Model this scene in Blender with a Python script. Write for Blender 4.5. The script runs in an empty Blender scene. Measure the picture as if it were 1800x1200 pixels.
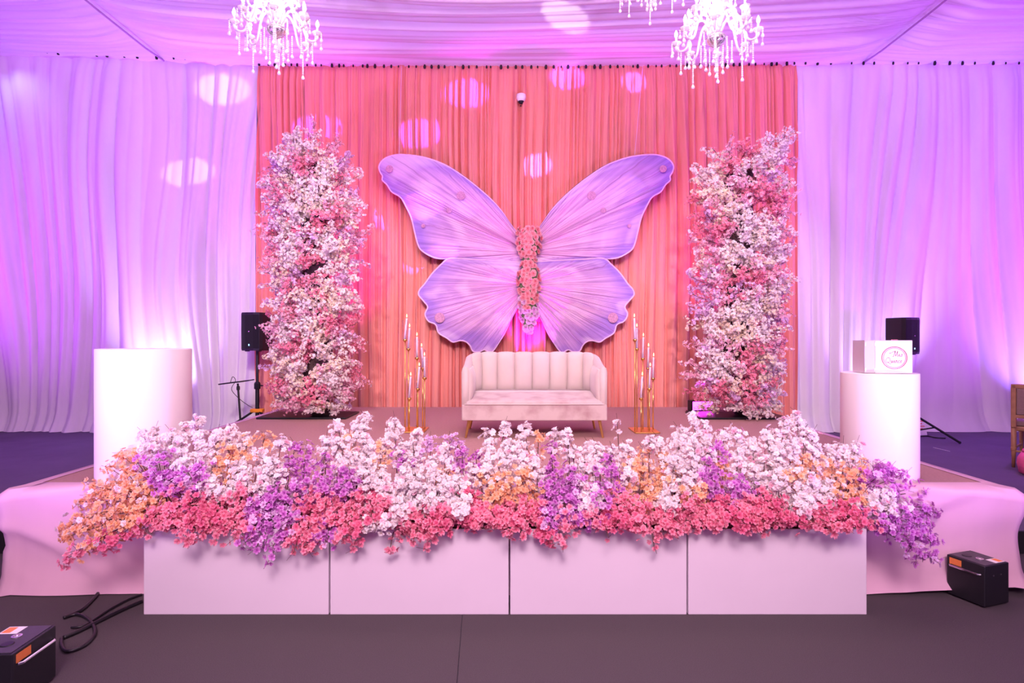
import bpy, math, random
import numpy as np
from mathutils import Vector, Matrix, Quaternion, noise
random.seed(7)
rnd = random.Random(11)
PI = math.pi
C = bpy.context.scene.collection
scene = bpy.context.scene
F = 1050.0; H = 1.5; HY = 597.0
def P(px, py, Y):
    """photo pixel at depth Y -> world point"""
    return Vector(((px - 900) * Y / F, Y, H - (py - HY) * Y / F))

# ------------------------------------------------------------------ camera / world / light
cam = bpy.data.cameras.new('camera'); co = bpy.data.objects.new('camera', cam); C.objects.link(co)
co.location = (0, 0, H); co.rotation_euler = (PI / 2, 0, 0)
cam.sensor_width = 36; cam.lens = 36 * F / 1800; cam.shift_y = -(600 - HY) / 1800 * -1 * -1
cam.clip_start = 0.05
scene.camera = co
vs = scene.view_settings
scene.display_settings.display_device = 'sRGB'
vs.view_transform = 'Standard'; vs.look = 'None'; vs.exposure = 0.0; vs.gamma = 1.0; vs.use_curve_mapping = False
scene.cycles.use_denoising = True
scene.cycles.max_bounces = 8; scene.cycles.transparent_max_bounces = 16
scene.cycles.caustics_reflective = False; scene.cycles.caustics_refractive = False
scene.cycles.sample_clamp_indirect = 6
w = bpy.data.worlds.new('world'); scene.world = w; w.use_nodes = True
w.node_tree.nodes['Background'].inputs[0].default_value = (0.72, 0.30, 0.95, 1)
w.node_tree.nodes['Background'].inputs[1].default_value = 0.22

def aim(o, tgt):
    o.rotation_euler = (Vector(tgt) - o.location).to_track_quat('-Z', 'Y').to_euler()
def area(name, loc, tgt, sx, sy, e, col):
    l = bpy.data.lights.new(name, 'AREA'); l.shape = 'RECTANGLE'; l.size = sx; l.size_y = sy; l.energy = e; l.color = col
    o = bpy.data.objects.new(name, l); o.location = loc; aim(o, tgt); C.objects.link(o); return o
def spot(name, loc, tgt, e, col, deg, blend=0.5, r=0.05):
    l = bpy.data.lights.new(name, 'SPOT'); l.energy = e; l.color = col; l.spot_size = math.radians(deg); l.spot_blend = blend
    l.shadow_soft_size = r
    o = bpy.data.objects.new(name, l); o.location = loc; aim(o, tgt); C.objects.link(o); return o
def point(name, loc, e, col, r=0.1):
    l = bpy.data.lights.new(name, 'POINT'); l.energy = e; l.color = col; l.shadow_soft_size = r
    o = bpy.data.objects.new(name, l); o.location = loc; C.objects.link(o); return o

# hall lighting behind the camera (its rows of chandeliers)
area('hall_light', (0, -2.2, 4.6), (0, 5.5, 1.0), 6, 2.2, 400, (1.0, 0.66, 0.85))
spot('added_stage_key', (0, -2.2, 4.6), (0, 4.6, 0.9), 1600, (1.0, 0.74, 0.82), 54, 0.7, 0.7)  # added key spot, no chandelier: brightens the stage, spares the side drapes
area('hall_light_stage', (0, 3.6, 5.0), (0, 6.6, 0.6), 4, 1.5, 110, (1.0, 0.68, 0.72))
# LED wash of the hall: violet from both sides, up over the ceiling and the side drapes
spot('violet_wash', (-8.0, 2.0, 0.9), (-6.0, 7.5, 5.6), 1500, (0.50, 0.07, 1.0), 95, 1.0, 0.15)
spot('violet_wash', (8.0, 2.0, 0.9), (6.0, 7.5, 5.6), 1700, (0.50, 0.06, 1.0), 95, 1.0, 0.15)
spot('violet_wash', (-9.2, 6.4, 1.6), (-6.4, 8.8, 3.2), 460, (0.55, 0.07, 1.0), 90, 1.0, 0.15)
spot('violet_wash', (9.2, 6.4, 1.6), (6.4, 8.8, 3.2), 460, (0.55, 0.07, 1.0), 90, 1.0, 0.15)
spot('magenta_wash', (-3.5, 1.0, 0.4), (-1.0, 8.2, 5.5), 950, (0.66, 0.34, 1.0), 80, 1.0, 0.15)
spot('magenta_wash', (3.5, 1.0, 0.4), (1.0, 8.2, 5.5), 950, (0.66, 0.34, 1.0), 80, 1.0, 0.15)
# LED uplights standing at the foot of the drapes
spot('drape_uplight', (-5.05, 8.25, 0.25), (-5.0, 8.72, 2.0), 620, (0.46, 0.36, 1.0), 75, 1.0, 0.04)
spot('drape_uplight', (5.35, 8.25, 0.25), (5.3, 8.72, 2.0), 620, (0.46, 0.36, 1.0), 75, 1.0, 0.04)
spot('drape_uplight', (7.55, 8.1, 0.25), (7.5, 8.72, 2.0), 520, (0.22, 0.12, 1.0), 75, 1.0, 0.04)
spot('drape_downlight', (-7.3, 8.36, 5.50), (-7.2, 8.62, 5.0), 14, (0.30, 0.45, 1.0), 120, 1.0, 0.04)
spot('curtain_uplight', (0.22, 8.2, 0.72), (0.25, 8.72, 2.6), 420, (1.0, 0.02, 0.95), 52, 0.6, 0.03)
spot('column_uplight', (2.28, 7.35, 0.75), (2.9, 8.6, 3.6), 380, (1.0, 0.02, 0.75), 62, 1.0, 0.03)
spot('column_uplight', (-1.75, 7.4, 0.7), (-2.9, 8.6, 3.6), 380, (1.0, 0.02, 0.75), 62, 1.0, 0.03)
spot('violet_wash', (-3.0, 2.5, 3.4), (-6.0, 8.8, 2.6), 120, (0.85, 0.06, 0.95), 62, 1.0, 0.15)  # violet fill pair added to tint the side drapes, not uplights
spot('violet_wash', (3.0, 2.5, 3.4), (6.0, 8.8, 2.6), 120, (0.85, 0.06, 0.95), 62, 1.0, 0.15)
spot('violet_wash', (0, -1.6, 1.0), (0, 3.3, 0.15), 75, (0.85, 0.12, 1.0), 85, 0.8, 0.15)  # low front fill added to turn the planter fronts violet
# fill spots added to brighten the two blossom columns
spot('added_column_fill', (-1.2, 0.6, 4.4), (-2.3, 6.9, 2.3), 1250, (1.0, 0.78, 0.84), 30, 0.7, 0.12)
spot('added_column_fill', (1.2, 0.6, 4.4), (2.7, 6.9, 2.3), 1250, (1.0, 0.78, 0.84), 30, 0.7, 0.12)
# unseen violet spots added to tint the side floors
spot('added_floor_wash', (-6.2, 6.6, 5.2), (-5.6, 6.6, 0.2), 330, (0.45, 0.14, 1.0), 70, 1.0, 0.1)
spot('added_floor_wash', (6.2, 6.6, 5.2), (5.8, 6.6, 0.2), 420, (0.45, 0.12, 1.0), 70, 1.0, 0.1)
# moving-head beams that put violet discs on the curtain, drapes, ceiling
BEAM = (8.0, 1.0, 4.9)
for px, py, dia, e, col in ((395, 155, 64, 9000, (.62, .66, 1)), (333, 302, 54, 7500, (.62, .66, 1)), (556, 228, 60, 42000, (.28, .055, 1)),
                       (820, 165, 58, 42000, (.28, .055, 1)), (735, 235, 58, 42000, (.28, .055, 1)), (1003, 134, 50, 42000, (.28, .055, 1)),
                       (1118, 143, 42, 20000, (.3, .12, 1)), (697, 378, 56, 42000, (.28, .09, 1)), (735, 462, 42, 22000, (.3, .12, 1)),
                       (945, 290, 46, 46000, (.30, .16, 1)), (585, 345, 44, 5000, (.4, .3, 1)), (772, 385, 40, 3500, (.25, .2, 1)), (1065, 345, 44, 3500, (.25, .2, 1))):
    t = P(px, py, 8.72); d = (t - Vector(BEAM)).length
    spot('pattern_beam', BEAM, t, e, col, math.degrees(2 * math.atan(dia / 2 * 8.72 / F / d)), 0.55, 0.012)
t = P(1000, 26, 7.5); spot('pattern_beam', (-1.5, 3.2, 2.5), t, 900, (1, .9, 1), 5.5, 0.4, 0.01)

# ------------------------------------------------------------------ materials
MATS = {}
def mat(name, col, rough=0.6, metal=0.0, noise_amt=0.0, nscale=40, bump=0.0, bscale=200, emit=None, estr=0, sheen=0, trans=0, coat=0, col2=None, thr=(0.3, 0.7), ior=None):
    m = bpy.data.materials.new(name); m.use_nodes = True; nt = m.node_tree; b = nt.nodes['Principled BSDF']
    b.inputs['Base Color'].default_value = (*col, 1); b.inputs['Roughness'].default_value = rough; b.inputs['Metallic'].default_value = metal
    tc = None
    if noise_amt or bump or col2:
        tc = nt.nodes.new('ShaderNodeTexCoord')
    if noise_amt or col2:
        n = nt.nodes.new('ShaderNodeTexNoise'); n.inputs['Scale'].default_value = nscale; n.inputs['Detail'].default_value = 5
        nt.links.new(tc.outputs['Object'], n.inputs['Vector'])
        r = nt.nodes.new('ShaderNodeValToRGB'); r.color_ramp.elements[0].position = thr[0]; r.color_ramp.elements[1].position = thr[1]
        c2 = col2 or tuple(c * (1 - noise_amt) for c in col)
        r.color_ramp.elements[0].color = (*c2, 1); r.color_ramp.elements[1].color = (*col, 1)
        nt.links.new(n.outputs['Fac'], r.inputs['Fac']); nt.links.new(r.outputs['Color'], b.inputs['Base Color'])
    if bump:
        n2 = nt.nodes.new('ShaderNodeTexNoise'); n2.inputs['Scale'].default_value = bscale; n2.inputs['Detail'].default_value = 3
        nt.links.new(tc.outputs['Object'], n2.inputs['Vector'])
        bp = nt.nodes.new('ShaderNodeBump'); bp.inputs['Strength'].default_value = bump; bp.inputs['Distance'].default_value = 0.01
        nt.links.new(n2.outputs['Fac'], bp.inputs['Height']); nt.links.new(bp.outputs['Normal'], b.inputs['Normal'])
    if emit:
        b.inputs['Emission Color'].default_value = (*emit, 1); b.inputs['Emission Strength'].default_value = estr
    if sheen: b.inputs['Sheen Weight'].default_value = sheen
    if trans: b.inputs['Transmission Weight'].default_value = trans
    if coat: b.inputs['Coat Weight'].default_value = coat
    if ior: b.inputs['IOR'].default_value = ior
    MATS[name] = m; return m
def cloth_mat(name, col, trl=0.25, weave=900, streak=None):
    """woven drape fabric: diffuse with some light coming through, fine weave relief"""
    m = bpy.data.materials.new(name); m.use_nodes = True; nt = m.node_tree; nt.nodes.clear()
    out = nt.nodes.new('ShaderNodeOutputMaterial'); d = nt.nodes.new('ShaderNodeBsdfDiffuse'); t = nt.nodes.new('ShaderNodeBsdfTranslucent')
    mix = nt.nodes.new('ShaderNodeMixShader'); mix.inputs[0].default_value = trl
    tc = nt.nodes.new('ShaderNodeTexCoord'); n = nt.nodes.new('ShaderNodeTexNoise'); n.inputs['Scale'].default_value = 1.0; n.inputs['Detail'].default_value = 4
    mp = nt.nodes.new('ShaderNodeMapping'); mp.inputs['Scale'].default_value = streak or (3, 3, .6)
    nt.links.new(tc.outputs['Object'], mp.inputs['Vector']); nt.links.new(mp.outputs['Vector'], n.inputs['Vector'])
    r = nt.nodes.new('ShaderNodeValToRGB'); r.color_ramp.elements[0].color = (*[c * .9 for c in col], 1); r.color_ramp.elements[1].color = (*col, 1)
    r.color_ramp.elements[0].position = .3; r.color_ramp.elements[1].position = .6
    nt.links.new(n.outputs['Fac'], r.inputs['Fac'])
    for s in (d, t): nt.links.new(r.outputs['Color'], s.inputs['Color'])
    nt.links.new(d.outputs[0], mix.inputs[1]); nt.links.new(t.outputs[0], mix.inputs[2]); nt.links.new(mix.outputs[0], out.inputs[0])
    MATS[name] = m; return m
def petal_mat(name):
    m = bpy.data.materials.new(name); m.use_nodes = True; nt = m.node_tree; nt.nodes.clear()
    out = nt.nodes.new('ShaderNodeOutputMaterial'); d = nt.nodes.new('ShaderNodeBsdfDiffuse'); t = nt.nodes.new('ShaderNodeBsdfTranslucent')
    mix = nt.nodes.new('ShaderNodeMixShader'); mix.inputs[0].default_value = .35
    a = nt.nodes.new('ShaderNodeVertexColor'); a.layer_name = 'Col'
    for s in (d, t): nt.links.new(a.outputs['Color'], s.inputs['Color'])
    nt.links.new(d.outputs[0], mix.inputs[1]); nt.links.new(t.outputs[0], mix.inputs[2]); nt.links.new(mix.outputs[0], out.inputs[0])
    MATS[name] = m; return m

M_floor = mat('charcoal_carpet', (.088, .066, .076), .95, noise_amt=.35, nscale=240, bump=.5, bscale=420)
M_riser = mat('dark_riser_carpet', (.11, .075, .14), .9, noise_amt=.2, nscale=3, bump=.3, bscale=300)
M_riserb = mat('black_riser_edge', (.012, .010, .014), .6, noise_amt=.2, nscale=20)
M_wall = mat('plain_wall', (.60, .56, .60), .9, noise_amt=.1, nscale=8)
M_white = cloth_mat('white_drape', (.86, .83, .86), .15)
M_ceil = cloth_mat('ceiling_fabric', (.86, .80, .87), .10, streak=(.4, 5, 3))
M_pink = cloth_mat('coral_curtain', (.88, .35, .30), .08)
M_skirt = cloth_mat('pale_pink_skirt', (.76, .48, .60), .1)
M_stage = mat('beige_stage_carpet', (.48, .27, .24), .95, noise_amt=.15, nscale=60, bump=.3, bscale=500)
M_box = mat('white_planter_paint', (.66, .57, .65), .45, noise_amt=.04, nscale=3)
M_plinth = mat('white_plinth_gloss', (.86, .82, .80), .35, noise_amt=.02, nscale=2)
M_black = mat('black_plastic', (.010, .009, .013), .45, bump=.15, bscale=500)
M_blackm = mat('black_metal', (.012, .012, .016), .4, metal=.3, noise_amt=.2, nscale=30)
M_grille = mat('black_grille', (.006, .005, .009), .6, bump=.8, bscale=900)
M_gold = mat('brushed_gold', (.86, .55, .16), .28, metal=1, noise_amt=.1, nscale=60)
M_goldrose = mat('rose_gold_foil', (.86, .36, .34), .25, metal=.8, noise_amt=.1, nscale=60)
M_velvet = mat('cream_velvet', (.60, .50, .46), .85, sheen=.4, col2=(.42, .28, .27), nscale=5.5, thr=(.30, .52), bump=.1, bscale=300)
M_velvets = mat('cream_velvet_clean', (.66, .57, .51), .85, sheen=.4, noise_amt=.08, nscale=5)
M_wax = mat('white_wax', (.85, .78, .82), .4, noise_amt=.03, nscale=30)
M_flame = mat('flame', (1, .7, .2), .5, emit=(1, .62, .2), estr=7, noise_amt=.05)
M_bulb = mat('bulb_glow', (1, .95, .9), .4, emit=(1, .88, .80), estr=7, noise_amt=.02)
def thin_glass(name, tint):
    m = bpy.data.materials.new(name); m.use_nodes = True; nt = m.node_tree; nt.nodes.clear(); N = nt.nodes.new; L = nt.links.new
    out = N('ShaderNodeOutputMaterial'); t = N('ShaderNodeBsdfTransparent'); t.inputs[0].default_value = (*tint, 1); g = N('ShaderNodeBsdfGlossy'); g.inputs['Roughness'].default_value = .06
    mx = N('ShaderNodeMixShader'); lw = N('ShaderNodeLayerWeight'); lw.inputs[0].default_value = .06; L(lw.outputs['Facing'], mx.inputs[0]); L(t.outputs[0], mx.inputs[1]); L(g.outputs[0], mx.inputs[2]); L(mx.outputs[0], out.inputs[0]); return m
M_glass = thin_glass('clear_glass', (.99, .97, .99))
M_crystal = mat('crystal', (.98, .93, .97), .08, trans=.12, ior=1.45, noise_amt=.02)
M_crystalw = mat('crystal_arm', (.95, .90, .94), .12, trans=.25, ior=1.45, noise_amt=.02)
M_silver = mat('chandelier_silver', (.75, .68, .70), .25, metal=.9, noise_amt=.2, nscale=40)
M_twig = mat('brown_twig', (.10, .045, .035), .8, noise_amt=.3, nscale=40)
M_moss = mat('dark_floral_foam', (.16, .06, .07), .95, noise_amt=.5, nscale=25, bump=.6, bscale=60)
M_core = mat('dark_column_core', (.09, .05, .05), .95, noise_amt=.5, nscale=20, bump=.6, bscale=50)
M_leaf = mat('green_leaf', (.16, .30, .10), .6, noise_amt=.3, nscale=30)
M_wood = mat('oak_wood', (.42, .22, .10), .5, noise_amt=.3, nscale=14)
M_uph = mat('taupe_upholstery', (.28, .19, .16), .9, noise_amt=.15, nscale=60, bump=.2, bscale=300)
M_cable = mat('black_cable', (.010, .008, .012), .4, noise_amt=.1)
M_orange = mat('orange_sticker', (.85, .25, .06), .5, noise_amt=.1)
M_paper = mat('white_paper', (.82, .78, .80), .6, noise_amt=.03)
M_redink = mat('red_print', (.75, .12, .10), .6, noise_amt=.1)
M_clamp = mat('orange_clamp', (.85, .30, .02), .4, noise_amt=.1)
M_acryl = mat('frosted_acrylic', (.90, .84, .90), .2, trans=.35, ior=1.3, noise_amt=.02)
M_acrylw = mat('white_acrylic', (.88, .82, .88), .25, noise_amt=.02)
M_pinkv = mat('pink_pouf_fabric', (.80, .12, .28), .8, noise_amt=.15, nscale=20)
M_led = mat('led_lens_magenta', (.9, .1, .8), .2, emit=(1, .05, .9), estr=9, noise_amt=.05)
M_blueled = mat('blue_led', (.2, .5, 1), .3, emit=(.25, .55, 1), estr=5, noise_amt=.05)
M_trim = mat('wing_piping', (.80, .55, .78), .5, noise_amt=.05, nscale=30)
M_red = mat('rosette_print', (.68, .34, .56), .8, noise_amt=.4, nscale=60)
M_cord = mat('seam_cord', (.45, .25, .55), .8, noise_amt=.1)
M_chrome = mat('chrome', (.8, .8, .82), .15, metal=1, noise_amt=.05)
M_petal = petal_mat('petal')

# ------------------------------------------------------------------ helpers
class MB:
    def __init__(s): s.v = []; s.f = []; s.m = []; s.cur = 0; s.uv = None; s.col = []
    def add(s, vs, fs):
        o = len(s.v); s.v += [tuple(v) for v in vs]; s.f += [tuple(i + o for i in f) for f in fs]; s.m += [s.cur] * len(fs)
    def box(s, x0, x1, y0, y1, z0, z1, M=None):
        vs = [Vector((x, y, z)) for z in (z0, z1) for y in (y0, y1) for x in (x0, x1)]
        if M: vs = [M @ v for v in vs]
        s.add(vs, [(0, 2, 3, 1), (4, 5, 7, 6), (0, 1, 5, 4), (2, 6, 7, 3), (0, 4, 6, 2), (1, 3, 7, 5)])
    def rbox(s, x0, x1, y0, y1, z0, z1, r, M=None, n=3):
        """box with rounded vertical corners and softened top/bottom edges"""
        def ring(z, ins):
            pts = []
            rr = max(r - ins * .4, r * .3)
            for cx, cy, a0 in ((x1 - ins - rr, y1 - ins - rr, 0), (x0 + ins + rr, y1 - ins - rr, PI / 2), (x0 + ins + rr, y0 + ins + rr, PI), (x1 - ins - rr, y0 + ins + rr, 1.5 * PI)):
                for k in range(n + 1):
                    a = a0 + PI / 2 * k / n; pts.append(Vector((cx + rr * math.cos(a), cy + rr * math.sin(a), z)))
            return pts
        b = min(r, (z1 - z0) / 2) * .6
        rings = [ring(z0, b), ring(z0 + b * .3, b * .3), ring(z0 + b, 0), ring(z1 - b, 0), ring(z1 - b * .3, b * .3), ring(z1, b)]
        s.loft(rings, M, True)
    def loft(s, rings, M=None, caps=True, closed=True):
        n = len(rings[0]); vs = [v for r in rings for v in r]
        if M: vs = [M @ Vector(v) for v in vs]
        fs = []
        for i in range(len(rings) - 1):
            for j in range(n if closed else n - 1):
                k = (j + 1) % n; fs.append((i * n + j, i * n + k, (i + 1) * n + k, (i + 1) * n + j))
        if caps: fs += [tuple(reversed(range(n))), tuple(range((len(rings) - 1) * n, len(rings) * n))]
        s.add(vs, fs)
    def lathe(s, prof, n=16, c=(0, 0, 0), M=None, caps=True):
        rings = [[Vector((c[0] + r * math.cos(2 * PI * k / n), c[1] + r * math.sin(2 * PI * k / n), c[2] + z)) for k in range(n)] for r, z in prof]
        s.loft(rings, M, caps)
    def tube(s, pts, r, n=6, caps=True):
        pts = [Vector(p) for p in pts]; rings = []
        rs = r if isinstance(r, (list, tuple)) else [r] * len(pts)
        up = None
        for i, p in enumerate(pts):
            d = (pts[min(i + 1, len(pts) - 1)] - pts[max(i - 1, 0)]).normalized()
            if up is None: up = Vector((0, 0, 1)) if abs(d.z) < .9 else Vector((1, 0, 0))
            a = d.cross(up)
            if a.length < 1e-4: a = d.orthogonal()
            a.normalize(); b = a.cross(d); up = b
            rings.append([p + (a * math.cos(2 * PI * k / n) + b * math.sin(2 * PI * k / n)) * rs[i] for k in range(n)])
        s.loft(rings, None, caps)
    def sphere(s, c, r, n=8, m=5, sz=1.0, M=None):
        s.lathe([(max(r * math.sin(PI * i / m), 1e-4), -r * sz * math.cos(PI * i / m)) for i in range(m + 1)], n, c, M, False)
    def build(s, name, ms, parent=None, smooth=False, loc=None):
        me = bpy.data.meshes.new(name); me.from_pydata(s.v, [], s.f)
        ms = ms if isinstance(ms, (list, tuple)) else [ms]
        for m in ms: me.materials.append(m)
        if len(ms) > 1: me.polygons.foreach_set('material_index', s.m)
        if smooth: me.polygons.foreach_set('use_smooth', [True] * len(s.f))
        if s.col:
            a = me.color_attributes.new('Col', 'FLOAT_COLOR', 'POINT'); a.data.foreach_set('color', np.array(s.col, dtype=np.float32).ravel())
        if s.uv:
            l = me.uv_layers.new(name='UVMap'); li = np.empty(len(me.loops), dtype=np.int32); me.loops.foreach_get('vertex_index', li)
            l.data.foreach_set('uv', np.array(s.uv, dtype=np.float32)[li].ravel())
        me.update()
        o = bpy.data.objects.new(name, me); C.objects.link(o)
        if parent: o.parent = parent
        if loc: o.location = loc
        return o
def link(name, me, parent=None, loc=None, rot=None, scale=None, M=None):
    o = bpy.data.objects.new(name, me); C.objects.link(o)
    if parent: o.parent = parent
    if M is not None: o.matrix_local = M
    if loc: o.location = loc
    if rot: o.rotation_euler = rot
    if scale: o.scale = scale
    return o
def tag(o, label, cat, group=None):
    o['label'] = label; o['category'] = cat
    if group: o['group'] = group
    return o
def thing(name, label, cat, loc=(0, 0, 0), rz=0, group=None):
    o = bpy.data.objects.new(name, None); C.objects.link(o); o.location = loc; o.rotation_euler = (0, 0, rz)
    o.empty_display_size = .1
    return tag(o, label, cat, group)
def struct(o): o['kind'] = 'structure'; return o
def copy_tree(o, parent=None):
    c = o.copy(); C.objects.link(c)
    if parent: c.parent = parent
    for ch in o.children: copy_tree(ch, c)
    return c
def catmull(pts, n=6, closed=False):
    pts = [Vector(p) for p in pts]; out = []; N = len(pts)
    for i in range(N if closed else N - 1):
        g = (lambda k: pts[k % N]) if closed else (lambda k: pts[min(max(k, 0), N - 1)])
        p0, p1, p2, p3 = g(i - 1), g(i), g(i + 1), g(i + 2)
        for k in range(n):
            t = k / n
            out.append(.5 * ((2 * p1) + (p2 - p0) * t + (2 * p0 - 5 * p1 + 4 * p2 - p3) * t * t + (3 * p1 - p0 - 3 * p2 + p3) * t ** 3))
    if not closed: out.append(pts[-1])
    return out
def dirmat(p, d, spin=0, s=1.0):
    q = Vector(d).to_track_quat('Z', 'Y') @ Quaternion((0, 0, 1), spin)
    return Matrix.Translation(p) @ q.to_matrix().to_4x4() @ Matrix.Scale(s, 4)
def pleats(x0, x1, mean, jit, seed):
    r = random.Random(seed); xs = [x0]
    while xs[-1] < x1: xs.append(xs[-1] + mean * (1 + r.uniform(-jit, jit)))
    amp = [r.uniform(.35, 1.0) for _ in xs]
    xs = np.array(xs); amp = np.array(amp)
    def f(u):
        i = np.clip(np.searchsorted(xs, u) - 1, 0, len(xs) - 2); t = (u - xs[i]) / (xs[i + 1] - xs[i])
        return amp[i] * np.sin(PI * np.clip(t, 0, 1)) ** .62
    return f, xs

# ------------------------------------------------------------------ setting: floor, riser, walls, ceiling
ZR = 0.16; ZS = 0.60; YW = 8.8
m = MB(); m.box(-11, 11, -4, 9.2, -.1, 0); struct(m.build('floor', M_floor))
for name, a in (('floor_left', (-10.5, -3.06, 4.2, 9.0)), ('floor_right', (3.06, 10.5, 4.2, 9.0)), ('floor_back', (-3.06, 3.06, 8.06, 9.0))):
    m = MB(); m.box(a[0], a[1], a[2], a[3], 0.001, ZR); o = struct(m.build(name, M_riser))
    if a[2] < 5:
        m = MB(); m.box(a[0], a[1], a[2] - .012, a[2] - .001, .001, ZR - .004); m.build('riser_edge', M_riserb, o)
m = MB(); a, b = Vector(((812 - 900) * 3.2 / F, 3.2, 0)), Vector(((803 - 900) * 2.6 / F, 2.6, 0)); d = (a - b) * .4
m.tube([b - d * 2, b, a, a + d], .0022, 4); struct(m.build('trim_1', M_blackm))
# ceiling: three swagged fabric panels between two seam cords
CZ = H + 486 * YW / F
ceil = bpy.data.objects.new('ceiling', None); C.objects.link(ceil); struct(ceil); ceil.location = (0, 0, 0)
def ceil_panel(x0, x1, seed, sag):
    r = random.Random(seed)
    nx, ny = 60, 320
    Ys = np.concatenate([np.linspace(-1, 5.5, 60), np.linspace(5.52, YW + .08, ny - 60)])
    Xs = np.linspace(x0, x1, nx)
    f1, _ = pleats(-2, 10, .30, .6, seed); f2, _ = pleats(-2, 10, .13, .5, seed + 5)
    g, h = np.meshgrid(Xs, Ys)
    t = (g - x0) / (x1 - x0)
    curve = sag * (1 - (2 * t - 1) ** 2)
    ph = .07 * np.sin(2 * PI * (t * .9 + seed)) + .03 * np.sin(2 * PI * (t * 2.1 + seed * 1.7) + h * .8)
    u = h + ph - curve * 1.3
    win = np.clip(np.minimum(g - x0, x1 - g) / .5, 0, 1) ** .7 * (1 - .8 * np.clip((h - 8.2) / .55, 0, 1))
    z = CZ - .02 - win * .19 * f1(u) * (.55 + .45 * np.sin(2.3 * t * PI + h * 1.1 + seed)) - win * .06 * f2(u + .12 * t) - curve * .10
    z += .05 + np.clip(-4.1 - g, 0, None) * .04 + np.where(h < 7.0, (7.0 - h) * .16, 0)
    z -= np.clip((h - (YW - .25)) / .3, 0, 1) * .05
    m = MB(); m.add(np.stack([g, h, z], -1).reshape(-1, 3), [(j * nx + i, j * nx + i + 1, (j + 1) * nx + i + 1, (j + 1) * nx + i) for j in range(ny - 1) for i in range(nx - 1)])
    m.build('fabric_panel', M_ceil, ceil, True)
ceil_panel(-10.5, -5.12, 3, .1); ceil_panel(-5.12, 5.16, 4, .40); ceil_panel(5.16, 10.5, 6, .1)
for x in (-5.12, 5.16):
    m = MB(); m.tube([(x, y, CZ + (.06 if x < 0 else .02) + max(0, 7 - y) * .16 - (.06 if y < YW - .3 else .03)) for y in np.linspace(0, YW, 20)], .012); m.build('seam_cord', M_cord, ceil)

# ------------------------------------------------------------------ drapes
def drape(name, x0, x1, ztop, zbot, mean, jit, depth, seed, material, slant=0.0, dx=.016, nz=26, yb=YW + .02, pool=.0, fine=.3):
    f, xs = pleats(x0 - 3, x1 + 3, mean, jit, seed); f2, _ = pleats(x0 - 3, x1 + 3, mean * .42, .5, seed + 50)
    nx = int((x1 - x0) / dx); X = np.linspace(x0, x1, nx); ts = np.linspace(0, 1, nz) ** 1.0
    g, t = np.meshgrid(X, ts)                                     # t: 0 top, 1 bottom
    zt = np.array([ztop(x) for x in X])[None, :]
    sl = np.array([noise.noise((x * .45 + seed, 0, 0)) for x in X])[None, :]
    sl2 = np.array([[noise.noise((x * .8 + seed, tt * 1.6, 3.3)) for x in X] for tt in ts])
    u = g + slant * (sl * t * 2.2 + sl2 * .35) + .02 * sl2
    d = depth * (f(u) * (.75 + .35 * t) + fine * f2(u + .13 * sl2)) + depth * .8 * sl2 * slant
    d = d * (.3 + .7 * np.clip(t / .05, 0, 1))
    z = zt + (zbot - zt) * t
    hem = np.array([noise.noise((x * 1.1 + seed, 9, 0)) for x in X])[None, :]
    k = np.clip((t - .94) / .06, 0, 1)
    d = d + pool * k ** 2 * (.6 + .5 * hem)
    d = d + .02 * np.clip(1 - t / .02, 0, 1)
    m = MB(); m.add(np.stack([g, yb - d, z], -1).reshape(-1, 3), [(j * nx + i, (j + 1) * nx + i, (j + 1) * nx + i + 1, j * nx + i + 1) for j in range(nz - 1) for i in range(nx - 1)])
    return m.build('fabric', material, None, True)
def curtain(name, label, x0, x1, ztop, mean, jit, depth, seed, material, hooks, **kw):
    r = thing(name, label, 'curtain')
    o = drape(name, x0, x1, ztop, ZR + .005, mean, jit, depth, seed, material, **kw); o.parent = r
    m = MB(); n = 12
    m.tube([(x0 + (x1 - x0) * i / n, YW + .02, ztop(x0 + (x1 - x0) * i / n) + .012) for i in range(n + 1)], .012); m.build('rail', M_blackm, r)
    hm = MB(); hm.lathe([(.001, -.030), (.016, -.024), (.019, 0), (.012, .022), (.001, .026)], 6)
    me = None
    rr = random.Random(seed)
    for i in range(hooks):
        x = x0 + (x1 - x0) * (i + .5 + rr.uniform(-.25, .25)) / hooks
        if me is None: ho = hm.build('hook', M_blackm, r); me = ho.data
        else: ho = link('hook', me, r)
        ho.location = (x, YW - .10, ztop(x) - .045); s = rr.uniform(.6, 1.2); ho.scale = (s, s, s)
    return r
XL = P(456, 0, YW).x; XR = P(1397, 0, YW).x
zl = lambda x: CZ + .02 + max(0, (XL - x)) * .045
zp = lambda x: CZ - .005 - .05 * (1 - (x / 4.0) ** 2)
zr = lambda x: CZ - .0
curtain('coral_curtain', 'wide coral pink pleated curtain hung behind the butterfly and sofa', XL, XR, zp, .105, .75, .16, 21, M_pink, 70, slant=.05, dx=.009, nz=20, fine=.35)
curtain('white_drape', 'white drape with slanting folds hung left of the coral curtain', -9.6, XL - .01, zl, .36, .6, .16, 5, M_white, 26, slant=.65, fine=.2, nz=44, pool=.16)
curtain('white_drape', 'white drape hung right of the coral curtain, behind the right plinth', XR + .01, 9.6, zr, .30, .6, .15, 9, M_white, 26, slant=.45, fine=.2, nz=44, pool=.18)

# ------------------------------------------------------------------ stage
YF, YB, SX = 3.56, 8.0, 3.0
st = thing('stage', 'low platform with beige carpet and pale pink skirt carrying the sofa', 'stage', (0, 0, 0))
m = MB(); m.box(-SX + .03, SX - .03, YF + .05, YB, .02, ZS - .012); m.build('deck', M_riserb, st)
m = MB(); m.box(-SX + .035, SX - .035, YF + .19, YB - .005, ZS - .011, ZS); m.build('carpet', M_stage, st)
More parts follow.
